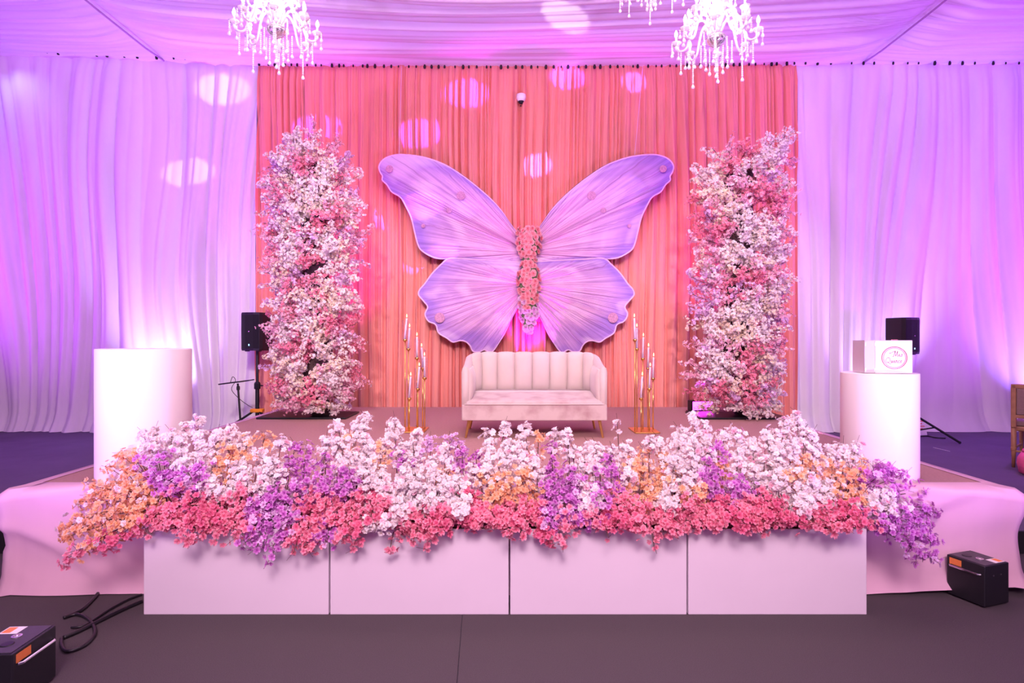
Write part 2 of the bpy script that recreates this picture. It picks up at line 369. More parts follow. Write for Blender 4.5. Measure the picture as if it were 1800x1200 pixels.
# skirt: cloth pulled over the front and both sides, its top edge folded onto the deck
per = []
for y in np.linspace(YB, YF + .12, 40): per.append((-SX, y, -1, 0))
for k in range(1, 6): a = PI + PI / 2 * k / 6; per.append((-SX + .06 + .09 * math.cos(a), YF + .06 + .09 * math.sin(a), math.cos(a), math.sin(a)))
for x in np.linspace(-SX + .06, SX - .06, 150): per.append((x, YF, 0, -1))
for k in range(1, 6): a = 1.5 * PI + PI / 2 * k / 6; per.append((SX - .06 + .09 * math.cos(a), YF + .06 + .09 * math.sin(a), math.cos(a), math.sin(a)))
for y in np.linspace(YF + .12, YB, 40): per.append((SX, y, 1, 0))
rows = [('top', .0), ('top', 1.0)] + [('s', t) for t in np.linspace(0, 1, 22)]
vs = []
for kind, t in rows:
    for (x, y, nx, ny) in per:
        corner = max(0, 1 - math.hypot(abs(x) - SX, y - YF) / .5)
        if kind == 'top':
            wd = (.2 if ny < -.5 else .045) * (1 - t)
            xx, yy = x - nx * wd, y - ny * wd
            if abs(nx) > .1 and abs(ny) > .1 or y < YF + .2: xx = max(min(xx, SX - .045), -SX + .045) if t < .5 else x; yy = max(yy, YF + .2) if t < .5 else y
            vs.append((xx, yy, ZS + .004 + .006 * t))
        else:
            bulge = corner ** 2 * (.06 * (1 - t) ** 2) + .01 * t
            inw = -.045 * math.sin(PI * t) * (1 - corner * .75)
            s = x * 1.0 if ny < -.5 else y
            wr = .028 * noise.noise((s * 2.2 + t * 2.6 * (1 if x > 0 else -1), t * .9, 1.7)) + .045 * max(0, noise.noise((s * 5 + t * 5 * (1 if x > 0 else -1), t * 1.2, 5.2)))
            hem = .05 * t ** 6 * (1 + .6 * noise.noise((s * 2, 0, 8)))
            off = bulge + inw + wr * (.3 + t * (1 - t) * 3) + hem
            z = ZS * (1 - t) + .006 * t
            if x > 2.0 and ny < -.5: z += t * max(0, x - 2.0) * .05
            z += -corner ** 2 * .035 * (1 - t)
            vs.append((x + nx * off, y + ny * off, z))
n = len(per); m = MB(); m.add(vs, [(j * n + i, j * n + i + 1, (j + 1) * n + i + 1, (j + 1) * n + i) for j in range(len(rows) - 1) for i in range(n - 1)])
m.build('skirt', M_skirt, st, True)

# ------------------------------------------------------------------ blossoms
COLS = {'pink': ((.74, .08, .20), (.92, .43, .53)), 'rose': ((.60, .03, .14), (.86, .27, .41)), 'peach': ((.88, .36, .14), (.94, .62, .42)),
        'purple': ((.42, .01, .40), (.76, .37, .75)), 'white': ((.90, .80, .74), (.92, .86, .90)), 'blush': ((.80, .32, .46), (.90, .62, .72)),
        'cream': ((.86, .66, .35), (.92, .84, .78)), 'lilac': ((.62, .28, .62), (.84, .64, .84))}
def blossom(r=.022, double=False, seed=0):
    """verts (N,3), faces, radial factor per vertex (0 centre .. 1 rim)"""
    q = random.Random(seed); V = []; Fs = []; k = []
    for layer in range(2 if double else 1):
        R = r * (1 - .32 * layer); lift = .25 + .3 * layer + q.uniform(-.08, .12); a0 = q.random() * 6.28
        for i in range(5):
            a = a0 + i * 2 * PI / 5 + q.uniform(-.12, .12); c, s = math.cos(a), math.sin(a); rr = R * q.uniform(.86, 1.1); tw = q.uniform(-.18, .18)
            def pt(u, v, h): return (c * u * rr - s * v * rr, s * u * rr + c * v * rr, h * rr + layer * r * .12)
            o = len(V)
            V += [pt(.08, 0, 0), pt(.55, -.40, lift * .5 + tw), pt(.92, -.30, lift + tw * 1.2), pt(1.0, 0, lift * .75), pt(.92, .30, lift - tw), pt(.55, .40, lift * .5 - tw)]
            k += [0, .55, 1, 1, 1, .55]; Fs += [(o, o + 1, o + 2, o + 3), (o, o + 3, o + 4, o + 5)]
    o = len(V); h = r * .28
    V += [(r * .13, 0, .02 * r), (-r * .07, r * .12, .02 * r), (-r * .07, -r * .12, .02 * r), (0, 0, h)]; k += [-1] * 4
    Fs += [(o, o + 1, o + 3), (o + 1, o + 2, o + 3), (o + 2, o, o + 3)]
    return np.array(V), Fs, np.array(k)
def shade(k, ck, v=0.0):
    i, o = (np.array(c) for c in COLS[ck]); t = np.clip(k, 0, 1)[:, None] ** .8
    c = i * (1 - t) + o * t
    ctr = np.array((.80, .42, .12)) if ck in ('peach', 'cream', 'white') else np.array((.55, .10, .14)) if ck != 'purple' else np.array((.35, .02, .35))
    c = np.where((k < 0)[:, None], ctr, c); c = np.clip(c * (1 + v), 0, .95)
    return np.concatenate([c, np.ones((len(c), 1))], 1)
BL = {d: [blossom(.022, d, s + 10 * d) for s in range(4)] for d in (False, True)}
def put(m, b, M, ck, v=0.0):
    V, Fs, k = b; A = np.array(M); W = V @ A[:3, :3].T + A[:3, 3]
    m.add(W.tolist(), Fs); m.col += shade(k, ck, v).tolist()
def rdir(q, d, spread):
    v = Vector(d).normalized() + Vector((q.gauss(0, 1), q.gauss(0, 1), q.gauss(0, 1))) * spread
    return v.normalized()

# ---- front flower bank: four arrangements, one in each planter
YBX = 3.26; BXH = .465; px_edges = (251, 579, 895.5, 1208.5, 1525)
top_l = [(100, 968), (108, 915), (128, 880), (165, 835), (205, 800), (235, 755), (262, 748), (300, 755), (335, 735), (352, 732), (370, 745), (390, 733), (415, 745), (440, 748), (470, 765), (500, 768), (540, 775), (560, 768), (580, 745), (608, 735), (640, 725), (655, 722), (668, 750), (690, 760), (705, 728), (722, 735), (735, 765), (760, 762), (775, 760), (800, 752), (812, 765), (825, 795), (845, 775), (862, 752), (880, 738), (905, 738), (925, 752), (945, 762), (955, 780), (970, 755), (985, 747), (1005, 758), (1030, 775), (1055, 772), (1080, 768), (1100, 765), (1125, 770), (1140, 748), (1155, 752), (1168, 775), (1178, 745), (1195, 735), (1215, 725), (1235, 732), (1250, 755), (1270, 742), (1290, 748), (1305, 742), (1330, 768), (1345, 745), (1365, 745), (1385, 720), (1403, 716), (1420, 735), (1440, 755), (1455, 785), (1480, 778), (1510, 775), (1540, 800), (1570, 812), (1600, 830), (1630, 862), (1655, 905), (1668, 950), (1672, 1000)]
bot_l = [(100, 980), (160, 960), (240, 945), (290, 930), (330, 938), (370, 950), (420, 960), (470, 978), (520, 982), (560, 972), (600, 955), (640, 935), (700, 945), (740, 950), (790, 925), (850, 922), (920, 940), (980, 955), (1020, 930), (1060, 922), (1100, 925), (1150, 950), (1200, 930), (1260, 932), (1320, 930), (1400, 915), (1450, 925), (1500, 925), (1540, 935), (1580, 955), (1620, 985), (1650, 1005), (1672, 1008)]
def interp(l, x): return float(np.interp(x, [a for a, _ in l], [b for _, b in l]))
# colour patches of the bank: x, y, half width, half height (photo pixels), colour
BLOB = [(185, 870, 85, 68, 'peach'), (125, 935, 40, 48, 'peach'), (300, 815, 58, 26, 'purple'), (285, 757, 56, 19, 'white'), (343, 790, 28, 26, 'white'), (395, 752, 62, 24, 'white'),
        (392, 805, 30, 24, 'peach'), (466, 772, 32, 20, 'peach'), (438, 822, 36, 40, 'white'), (512, 800, 37, 32, 'white'), (369, 853, 24, 27, 'white'), (405, 850, 20, 24, 'white'), (470, 920, 46, 62, 'purple'), (545, 812, 44, 50, 'purple'), (500, 855, 30, 22, 'purple'),
        (580, 800, 32, 40, 'purple'), (568, 945, 22, 24, 'purple'), (612, 768, 50, 42, 'white'), (672, 780, 22, 28, 'peach'), (605, 765, 20, 8, 'peach'), (655, 825, 21, 16, 'white'), (711, 755, 30, 30, 'white'), (740, 795, 50, 22, 'white'), (700, 805, 18, 14, 'purple'), (775, 765, 34, 18, 'lilac'), (812, 802, 25, 18, 'purple'),
        (662, 922, 25, 15, 'white'), (702, 893, 26, 24, 'white'), (738, 877, 28, 16, 'white'), (800, 868, 20, 36, 'white'), (887, 832, 76, 38, 'peach'), (830, 822, 32, 18, 'white'), (885, 810, 45, 10, 'white'), (893, 762, 48, 30, 'white'), (936, 766, 11, 16, 'peach'), (940, 812, 17, 28, 'white'),
        (978, 855, 25, 78, 'purple'), (1015, 880, 56, 44, 'purple'), (988, 820, 26, 22, 'purple'), (1000, 772, 32, 26, 'white'), (1069, 780, 19, 13, 'white'), (1050, 815, 20, 16, 'white'), (1080, 818, 20, 32, 'purple'), (1035, 865, 20, 26, 'white'), (1140, 832, 52, 50, 'peach'), (1225, 862, 27, 24, 'peach'), (1116, 831, 20, 20, 'white'), (1150, 893, 19, 10, 'peach'), (1178, 873, 22, 24, 'white'),
        (1096, 752, 20, 24, 'white'), (1147, 768, 19, 22, 'white'), (1208, 750, 38, 26, 'white'), (1211, 808, 25, 38, 'white'), (1262, 822, 38, 28, 'purple'), (1253, 797, 22, 8, 'peach'), (1278, 757, 29, 18, 'white'), (1315, 806, 36, 50, 'white'), (1318, 860, 34, 20, 'purple'), (1350, 816, 44, 42, 'white'), (1400, 752, 42, 38, 'white'),
        (1420, 810, 31, 24, 'peach'), (1503, 844, 54, 38, 'peach'), (1498, 796, 40, 21, 'white'), (1430, 866, 44, 38, 'white'), (1566, 836, 54, 26, 'purple'), (1580, 881, 42, 23, 'white'), (1640, 942, 36, 72, 'purple'), (1600, 925, 40, 30, 'purple'), (1610, 862, 22, 20, 'purple')]
SOLO = [(1085, 738), (1345, 755), (1360, 770), (285, 930, 'pink'), (620, 965, 'pink'), (685, 968, 'pink'), (750, 965, 'pink'), (990, 958, 'pink'), (1150, 962, 'pink'), (1350, 935, 'pink'), (915, 945, 'pink'), (330, 945, 'pink'), (470, 990, 'purple'), (1070, 945, 'pink')]
arr = []; arr_labels = ('flower bank in the leftmost white planter, with peach blossom trailing over its left end', 'flower bank in second white planter from left, mostly pink with white diagonal sprig',
                        'flower bank in third white planter from left, below the sofa, orange and purple patches', 'flower bank in the rightmost white planter, with purple blossom trailing over its right end')
for i in range(4):
    xc = P((px_edges[i] + px_edges[i + 1]) / 2, 0, YBX).x
    arr.append(thing('flower_arrangement', arr_labels[i], 'flowers', (xc, 3.42, BXH), 0, 'flower banks in the white planters'))
sites = [[] for _ in range(4)]
q = random.Random(5)
def colour_at(px, py):
    c = 'rose' if q.random() < .3 else 'pink'; hit = False; best = (9, c)
    for (x, y, a, b, k) in BLOB:
        e = ((px - x) / a) ** 2 + ((py - y) / b) ** 2
        if e < 1: c = k; hit = True
        if e < best[0]: best = (e, k)
    return best[1] if not hit and py < 862 else c
def bank_depth(px, py):
    tp, bt = interp(top_l, px), interp(bot_l, px); t = min(max((py - tp) / max(bt - tp, 1), 0), 1)
    return 3.66 - .56 * t ** .75
def spray(px, py, ck=None, nb=33, rad=.075, sc=.86):
    ck = ck or colour_at(px, py)
    Y = bank_depth(px, py) + q.uniform(-.04, .05) - (.02 if ck == 'white' else 0); tip = P(px, py, Y)
    i = 0 if px < px_edges[1] else 1 if px < px_edges[2] else 2 if px < px_edges[3] else 3
    A = arr[i]; x0, x1 = P(px_edges[i], 0, YBX).x + .05, P(px_edges[i + 1], 0, YBX).x - .05
    root = Vector((min(max(tip.x * .97, x0), x1), 3.44 + q.uniform(-.05, .05), BXH + .02 + q.random() * .06))
    root.x += q.uniform(-.04, .04)
    d = (tip - root); L = d.length; dn = d.normalized()
    mid = root + d * .5 + Vector((0, -.02, .06 * L))
    path = catmull([root, mid, tip], 4)
    loc = A.location
    m = MB(); m.tube([p - loc for p in path], [.0035 - .002 * k / len(path) for k in range(len(path))], 4)
    if ck == 'white' and nb == 33: nb, rad, sc = 50, .058, .84
    for k in range(nb):
        t = 1 - abs(q.gauss(0, .42)) * min(1, .17 / max(L, .1)) * 1.6; t = max(t, .05)
        f = t * (len(path) - 1); a = int(min(f, len(path) - 2)); p = path[a].lerp(path[a + 1], f - a)
        off = Vector((q.gauss(0, 1), q.gauss(0, 1), q.gauss(0, 1))).normalized() * rad * q.random() ** .5 * (.55 if t > .93 else 1)
        pos = p + off; nd = (off.normalized() * .8 + dn * .5 + Vector((0, -.5, .15))).normalized()
        if k % 9 == 0: m.tube([p - loc, (p + off * .5) - loc + Vector((0, 0, .004)), pos - loc], .0013, 3)
        cc = ck
        if ck == 'white' and q.random() < .05: cc = 'blush'
        if ck == 'purple' and q.random() < .16: cc = 'lilac'
        if ck == 'peach' and q.random() < .10: cc = 'white'
        s = q.uniform(.80, 1.15) * sc
        sites[i].append((pos - loc, rdir(q, nd, .35), q.random() * 6.28, s, cc, q.uniform(-.12, .08)))
    for k in range(1):                                              # bare twig ends poking out
        p = path[-1 - k]; e = p + rdir(q, dn, .5) * q.uniform(.03, .07); m.tube([p - loc, e - loc], .0012, 3)
    m.build('blossom_branch', M_twig, A)
x = 108
while x < 1672:
    tp, bt = interp(top_l, x), interp(bot_l, x); y = tp + 10
    while y < bt + 6:
        spray(x + q.uniform(-9, 9), y + q.uniform(-7, 7)); y += 27
    x += 27
for i in range(4):
    x = px_edges[i] + 12
    while x < px_edges[i + 1] - 8:
        spray(x + q.uniform(-5, 5), 921 + q.uniform(-8, 6), q.choice(('rose', 'pink')) if colour_at(x, 900) != 'purple' else 'purple', 14, .05); x += 18
for sxy in SOLO: spray(sxy[0], sxy[1], sxy[2] if len(sxy) > 2 else 'white', 9, .035)
BME = {}
def blossom_mesh(ck, var):
    if (ck, var) not in BME:
        m = MB(); put(m, BL[ck in ('white', 'blush')][var], Matrix.Identity(4), ck)
        me = bpy.data.meshes.new('blossom'); me.from_pydata(m.v, [], m.f); me.materials.append(M_petal)
        a = me.color_attributes.new('Col', 'FLOAT_COLOR', 'POINT'); a.data.foreach_set('color', np.array(m.col, dtype=np.float32).ravel()); BME[(ck, var)] = me
    return BME[(ck, var)]
for i in range(4):
    S = sites[i]; S.sort(key=lambda s: s[0].y)
    for s in S[:200]:
        link('blossom', blossom_mesh(s[4], q.randrange(4)), arr[i], M=dirmat(s[0], s[1], s[2], s[3]))
    m = MB()
    for s in S[200:]: put(m, BL[s[4] in ('white', 'blush')][q.randrange(4)], dirmat(s[0], s[1], s[2], s[3]), s[4], s[5])
    o = m.build('blossoms', M_petal, arr[i]); o['kind'] = 'stuff'
    x0, x1 = P(px_edges[i], 0, YBX).x - arr[i].location.x + .03, P(px_edges[i + 1], 0, YBX).x - arr[i].location.x - .03
    m = MB(); rings = []
    for k in range(13):
        x = x0 + (x1 - x0) * k / 12; e = 1 - .45 * abs(k / 6 - 1) ** 4; h = (.15 + .03 * noise.noise((x * 4, i, 0))) * e
        rings.append([Vector((x, .02 + .12 * e * math.cos(a), -.03 + h * max(0, math.sin(a)))) for a in np.linspace(0, PI, 9)])
    m.loft(rings, None, True); m.build('floral_foam', M_moss, arr[i], True)
# planters
lab = ('leftmost of the four white planter boxes on the grey carpet', 'second from left of the white planter boxes on the carpet', 'third from left of the white planter boxes on the carpet', 'rightmost of the four white planter boxes on the grey carpet')
for i in range(4):
    x0, x1 = P(px_edges[i], 0, YBX).x + .004, P(px_edges[i + 1], 0, YBX).x - .004; cx, hw = (x0 + x1) / 2, (x1 - x0) / 2
    pl = thing('planter_box', lab[i], 'planter', (cx, YBX, 0.001), 0, 'white planter boxes')
    t = .015; D = .215
    m = MB(); m.rbox(-hw, hw, 0, t, 0, BXH, .004); m.build('front_panel', M_box, pl)
    m = MB(); m.rbox(-hw, hw, D - t, D, 0, BXH, .004); m.build('back_panel', M_box, pl)
    for s in (-1, 1):
        m = MB(); m.rbox(min(s * hw, s * (hw - t)), max(s * hw, s * (hw - t)), t, D - t, 0, BXH, .004); m.build('side_panel', M_box, pl)
    m = MB(); m.box(-hw + t, hw - t, t, D - t, .01, BXH - .04); m.build('liner', M_moss, pl)

# ------------------------------------------------------------------ blossom columns
def column_branch(ck, seed):
    q = random.Random(seed); m = MB(); m.cur = 0
    path = catmull([(0, 0, 0), (q.uniform(-.03, .03), q.uniform(-.03, .03), .22), (q.uniform(-.05, .05), q.uniform(-.05, .05), .42)], 4)
    m.tube(path, .004, 3)
    twl = [path]
    for k in range(9):
        a = path[2 + k % 6]; an = q.random() * 6.28 + k * 2.4; e = a + Vector((math.cos(an) * .13, math.sin(an) * .13, q.uniform(.03, .13)))
        pp = [a, a.lerp(e, .5) + Vector((0, 0, .01)), e]; m.tube(pp, .0022, 3); twl.append(pp)
    m.col += [(.20, .11, .10, 1)] * len(m.v)
    for k in range(175):
        tw = twl[k % len(twl)]; t = q.uniform(.30, 1) if tw is path else q.uniform(.2, 1.02); f = t * (len(tw) - 1); a = int(min(f, len(tw) - 2)); p = tw[a].lerp(tw[a + 1], f - a)
        off = Vector((q.gauss(0, 1), q.gauss(0, 1), q.gauss(0, 1))).normalized() * q.uniform(.012, .042)
        cc = ck if q.random() < .85 else {'white': 'cream', 'cream': 'white', 'blush': 'white', 'pink': 'blush', 'lilac': 'white'}[ck]
        put(m, BL[False][q.randrange(4)], dirmat(p + off, rdir(q, off.normalized() + Vector((0, 0, .5)), .3), q.random() * 6, q.uniform(.72, .92)), cc, q.uniform(-.1, .06))
    me = bpy.data.meshes.new('blossom_branch'); me.from_pydata(m.v, [], m.f); me.materials.append(M_petal)
    a = me.color_attributes.new('Col', 'FLOAT_COLOR', 'POINT'); a.data.foreach_set('color', np.array(m.col, dtype=np.float32).ravel())
    return me
BR = {ck: [column_branch(ck, 100 + 7 * i + j) for j in range(3)] for i, ck in enumerate(('white', 'cream', 'blush', 'pink', 'lilac'))}
def flower_column(label, prof, cxp, seed):
    Yc = 6.95; base = P(cxp, 735, Yc); base.z = ZS
    r = thing('flower_column', label, 'flower column', (base.x, Yc, ZS), 0, 'tall blossom columns'); q = random.Random(seed)
    m = MB(); m.rbox(-.60, .42, -.20, .40, .001, .022, .01) if cxp < 900 else m.rbox(-.52, .50, -.22, .40, .001, .022, .01); m.build('base_plate', M_blackm, r)
    zt = (735 - prof[0][0]) * Yc / F - .35
    m = MB(); rings = []
    for k in range(13):
        t = k / 12; z = .03 + zt * t; yy = 735 - z * F / Yc
        hw = float(np.interp(yy, [p[0] for p in prof], [(p[2] - p[1]) / 2 for p in prof])) * Yc / F * .30; cx = (float(np.interp(yy, [p[0] for p in prof], [(p[2] + p[1]) / 2 for p in prof])) - cxp) * Yc / F
        rings.append([Vector((cx + hw * math.cos(a) * (1 + .15 * noise.noise((a, z * 3, seed))), .14 * math.sin(a) + .05, z)) for a in np.linspace(0, 2 * PI, 15)[:-1]])
    m.loft(rings, None, True); m.build('core', M_core, r, True)
    y = prof[0][0] + 8
    while y < 728:
        a, b = float(np.interp(y, [p[0] for p in prof], [p[1] for p in prof])), float(np.interp(y, [p[0] for p in prof], [p[2] for p in prof]))
        nn = max(2, int((b - a) / 19)); cxm = (a + b) / 2
        for k in range(nn + 1):
            px = a + (b - a) * k / nn + q.uniform(-8, 8); py = y + q.uniform(-10, 10); e = (px - cxm) / max((b - a) / 2, 1)
            tip = P(px, py, Yc); tip = Vector((tip.x - base.x, -.38 * math.sqrt(max(0, 1 - min(1, abs(e)) ** 2)) + q.uniform(-.05, .05), max(tip.z - ZS, .09)))
            zf = (y - prof[0][0]) / 500
            cx = (cxm - cxp) * Yc / F
            axis = Vector((cx + (tip.x - cx) * .35, .06, tip.z - .12 + (.12 if zf > .9 else 0) + (-.12 if zf < .08 else 0)))
            if tip.z < .2: axis.z = tip.z + .12
            d = (tip - axis).normalized(); d = (d + Vector((q.uniform(-.55, .55), 0, q.uniform(-.3, .5))) * (1 - abs(min(1, abs(e))))).normalized(); s = q.uniform(.72, .95) * (1.0 if 260 < y < 700 else .8)
            root = tip - d * .44 * s
            nv = noise.noise((px * .022 + seed, py * .022, seed * 1.3)) + .12 * q.gauss(0, 1) + (.12 if zf > .6 else 0)
            ck = 'white' if nv < .0 else 'cream' if nv < .14 else 'blush' if nv < .26 else 'pink' if nv < .6 else 'lilac'
            if abs(e) > .75 and q.random() < .4: ck = 'lilac' if q.random() < .5 else 'blush'
            if root.z < .02 and tip.z < .1: root.z = .03
            link('blossom_branch', BR[ck][q.randrange(3)], r, M=dirmat(root, d, q.random() * 6.28, s))
        y += 20
    for k in range(26):                                            # the side turned to the curtain
        z = .3 + k * .108; yy = 735 - z * F / Yc
        a, b = float(np.interp(yy, [p[0] for p in prof], [p[1] for p in prof])), float(np.interp(yy, [p[0] for p in prof], [p[2] for p in prof]))
        d = Vector((q.uniform(-.6, .6), 1, q.uniform(-.1, .3))).normalized()
        link('blossom_branch', BR[('white', 'blush', 'pink')[k % 3]][q.randrange(3)], r, M=dirmat(Vector((((a + b) / 2 - cxp) * Yc / F + d.x * .2, .12, z)), d, k, .75))
    return r
flower_column('tall blossom column on the left side of the stage, rounded top', [(240, 515, 590), (262, 480, 610), (290, 470, 625), (330, 464, 632), (400, 466, 640), (500, 468, 632), (600, 474, 638), (660, 468, 640), (700, 478, 625), (735, 515, 612)], 553, 3)
flower_column('tall blossom column on the right side of the stage, with upright sprig at top right', [(245, 1345, 1392), (268, 1248, 1392), (290, 1230, 1380), (330, 1215, 1385), (400, 1222, 1385), (500, 1218, 1390), (600, 1212, 1380), (680, 1208, 1372), (708, 1240, 1372), (735, 1262, 1362)], 1300, 8)

# ------------------------------------------------------------------ butterfly
YBF = 8.42; BX0 = 925.0
bf = thing('butterfly_backdrop', 'large lavender fabric butterfly hung in front of the coral curtain', 'butterfly', (P(BX0, 0, YBF).x, YBF, 2.0))
def bw(cx, cy, side):                                               # crop pixel -> local point
    px = 640 + cx * .325 - BX0; py = 250 + cy * .325
    return Vector(((px if side < 0 else -px) * YBF / F, 0, H - (py - HY) * YBF / F - 2.0))
UP = [(850, 520), (790, 440), (740, 368), (680, 302), (600, 232), (520, 172), (450, 128), (380, 98), (300, 76), (200, 66), (140, 75), (98, 98), (80, 130), (86, 160), (99, 183), (98, 205), (122, 228), (150, 268), (197, 298), (230, 355), (255, 410), (272, 480), (290, 550), (312, 586), (370, 620), (425, 629), (490, 622), (560, 632), (700, 655), (850, 690)]
LO = [(850, 650), (700, 640), (560, 634), (462, 630), (420, 660), (370, 710), (330, 765), (302, 798), (297, 826), (322, 858), (345, 890), (331, 930), (350, 968), (388, 986), (404, 1030), (450, 1060), (482, 1080), (520, 1072), (550, 1078), (572, 1098), (590, 1130), (625, 1133), (652, 1122), (690, 1135), (740, 1065), (780, 990), (812, 910), (845, 820)]
def wing_mat():
    m = bpy.data.materials.new('printed_wing_fabric'); m.use_nodes = True; nt = m.node_tree; b = nt.nodes['Principled BSDF']; b.inputs['Roughness'].default_value = .6
    N = nt.nodes.new; L = nt.links.new
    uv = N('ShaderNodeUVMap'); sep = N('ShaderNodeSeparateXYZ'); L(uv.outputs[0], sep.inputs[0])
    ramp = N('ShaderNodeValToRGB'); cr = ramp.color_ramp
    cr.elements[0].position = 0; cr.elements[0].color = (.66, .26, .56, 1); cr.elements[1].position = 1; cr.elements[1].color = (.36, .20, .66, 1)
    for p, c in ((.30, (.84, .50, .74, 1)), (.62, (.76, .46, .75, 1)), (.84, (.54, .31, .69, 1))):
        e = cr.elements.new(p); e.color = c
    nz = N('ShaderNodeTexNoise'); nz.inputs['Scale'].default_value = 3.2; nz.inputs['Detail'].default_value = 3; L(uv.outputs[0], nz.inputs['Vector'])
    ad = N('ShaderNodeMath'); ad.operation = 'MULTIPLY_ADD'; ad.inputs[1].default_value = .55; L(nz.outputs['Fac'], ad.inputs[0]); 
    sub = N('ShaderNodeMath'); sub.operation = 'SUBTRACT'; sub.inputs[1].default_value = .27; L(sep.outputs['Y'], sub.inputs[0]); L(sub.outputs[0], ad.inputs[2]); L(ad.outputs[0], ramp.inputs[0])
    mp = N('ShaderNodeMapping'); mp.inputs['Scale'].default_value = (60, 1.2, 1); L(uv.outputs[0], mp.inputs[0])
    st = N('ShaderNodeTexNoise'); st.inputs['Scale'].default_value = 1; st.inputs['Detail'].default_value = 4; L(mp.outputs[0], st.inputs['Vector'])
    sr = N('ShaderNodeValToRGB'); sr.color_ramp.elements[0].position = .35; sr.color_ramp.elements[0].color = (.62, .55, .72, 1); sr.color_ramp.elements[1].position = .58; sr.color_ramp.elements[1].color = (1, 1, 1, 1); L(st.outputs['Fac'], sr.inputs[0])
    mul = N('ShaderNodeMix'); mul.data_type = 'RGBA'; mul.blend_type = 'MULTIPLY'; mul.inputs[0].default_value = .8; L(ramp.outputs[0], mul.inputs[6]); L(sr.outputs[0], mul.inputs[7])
    # pale cells of the print
    vz = N('ShaderNodeTexNoise'); vz.inputs['Scale'].default_value = 4.5; vz.inputs['Detail'].default_value = 1; L(uv.outputs[0], vz.inputs['Vector'])
    vr = N('ShaderNodeValToRGB'); vr.color_ramp.elements[0].position = .52; vr.color_ramp.elements[0].color = (0, 0, 0, 1); vr.color_ramp.elements[1].position = .68; vr.color_ramp.elements[1].color = (.55, .55, .55, 1); L(vz.outputs['Fac'], vr.inputs[0])
    mx = N('ShaderNodeMix'); mx.data_type = 'RGBA'; L(vr.outputs[0], mx.inputs[0]); L(mul.outputs[2], mx.inputs[6]); mx.inputs[7].default_value = (.88, .66, .86, 1)
    # printed veins
    wv = N('ShaderNodeMath'); wv.operation = 'MULTIPLY'; wv.inputs[1].default_value = 11; L(sep.outputs['X'], wv.inputs[0])
    w2 = N('ShaderNodeMath'); w2.operation = 'MULTIPLY_ADD'; w2.inputs[1].default_value = .8; L(nz.outputs['Fac'], w2.inputs[0]); L(wv.outputs[0], w2.inputs[2])
    fr = N('ShaderNodeMath'); fr.operation = 'FRACT'; L(w2.outputs[0], fr.inputs[0])
    cmpn = N('ShaderNodeMath'); cmpn.operation = 'COMPARE'; cmpn.inputs[1].default_value = .5; cmpn.inputs[2].default_value = .026; L(fr.outputs[0], cmpn.inputs[0])
    vm = N('ShaderNodeMath'); vm.operation = 'MULTIPLY'; vm.inputs[1].default_value = .45; L(cmpn.outputs[0], vm.inputs[0])
    mv = N('ShaderNodeMix'); mv.data_type = 'RGBA'; L(vm.outputs[0], mv.inputs[0]); L(mx.outputs[2], mv.inputs[6]); mv.inputs[7].default_value = (.30, .10, .36, 1)
    L(mv.outputs[2], b.inputs['Base Color'])
    return m
M_wing = wing_mat()
def wing(name, pts, focus, side, seed, yoff):
    out = catmull([bw(x, y, side) for x, y in pts], 8); fo = bw(*focus, side); n = len(out); nv = 16
    f, _ = pleats(-1, 2, .014, .6, seed); f2, _ = pleats(-1, 2, .05, .6, seed + 1)
    s = np.linspace(0, 1, n); d = .010 * f(s) + .018 * f2(s)
    m = MB(); vs = []; uv = []
    vv = np.linspace(.10, 1, nv)
    # finer across: subdivide the outline so the gathers read
    S = np.linspace(0, 1, n * 3); O = np.array([list(o) for o in out]); O3 = np.stack([np.interp(S, s, O[:, k]) for k in range(3)], -1)
    d = .012 * f(S) + .02 * f2(S)
    for v in vv:
        for i in range(len(S)):
            p = fo + (Vector(O3[i]) - fo) * v; am = math.sin(PI * min(1, v * 1.02)) ** .6 * (1.0 if v < 1 else 0)
            vs.append((p.x, yoff - d[i] * am - .05 * math.sin(PI * v) * 0, p.z)); uv.append((S[i] + .013 * seed, v))
    N = len(S); fs = []
    for j in range(nv - 1):
        for i in range(N - 1):
            q4 = (j * N + i, j * N + i + 1, (j + 1) * N + i + 1, (j + 1) * N + i); fs.append(q4 if side < 0 else q4[::-1])
    m.add(vs, fs); m.uv = uv
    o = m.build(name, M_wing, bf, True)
    t = MB(); t.tube([(p.x, yoff + .004, p.z) for p in out], .011, 6); t.build('wing_piping', M_trim, o)
    t = MB(); t.tube([(p.x * .985, yoff + .03, p.z) for p in out[::3]], .012, 5); t.build('wire_frame', M_blackm, o)
    return o
for side in (-1, 1):
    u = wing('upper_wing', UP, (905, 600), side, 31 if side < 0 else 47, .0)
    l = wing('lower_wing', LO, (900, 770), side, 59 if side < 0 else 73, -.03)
    for (cx, cy, rr) in ((525, 292, 24), (140, 148, 20), (322, 455, 11), (462, 372, 15)):
        p = bw(cx, cy, side); m = MB(); R = rr * .325 * YBF / F
        m.lathe([(R * (1 + .0), 0), (R * .9, .003), (R * .35, .004), (.001, .004)], 14, (0, 0, 0), Matrix.Translation((p.x, -.040, p.z)) @ Matrix.Rotation(PI / 2, 4, 'X')); m.build('printed_rosette', M_red, u)
    p = bw(412, 950, side); m = MB(); R = 28 * .325 * YBF / F
    m.lathe([(R, 0), (R * .9, .003), (.001, .004)], 14, (0, 0, 0), Matrix.Translation((p.x, -.068, p.z)) @ Matrix.Rotation(PI / 2, 4, 'X')); m.build('printed_rosette', M_red, l)
    a = bw(190 if side < 0 else 290, 66, side); m = MB(); m.tube([a, Vector((a.x * .98 + (-.05 if side < 0 else .2), .25, CZ - 2.1))], .003, 4); m.build('hanging_wire', M_trim, bf)
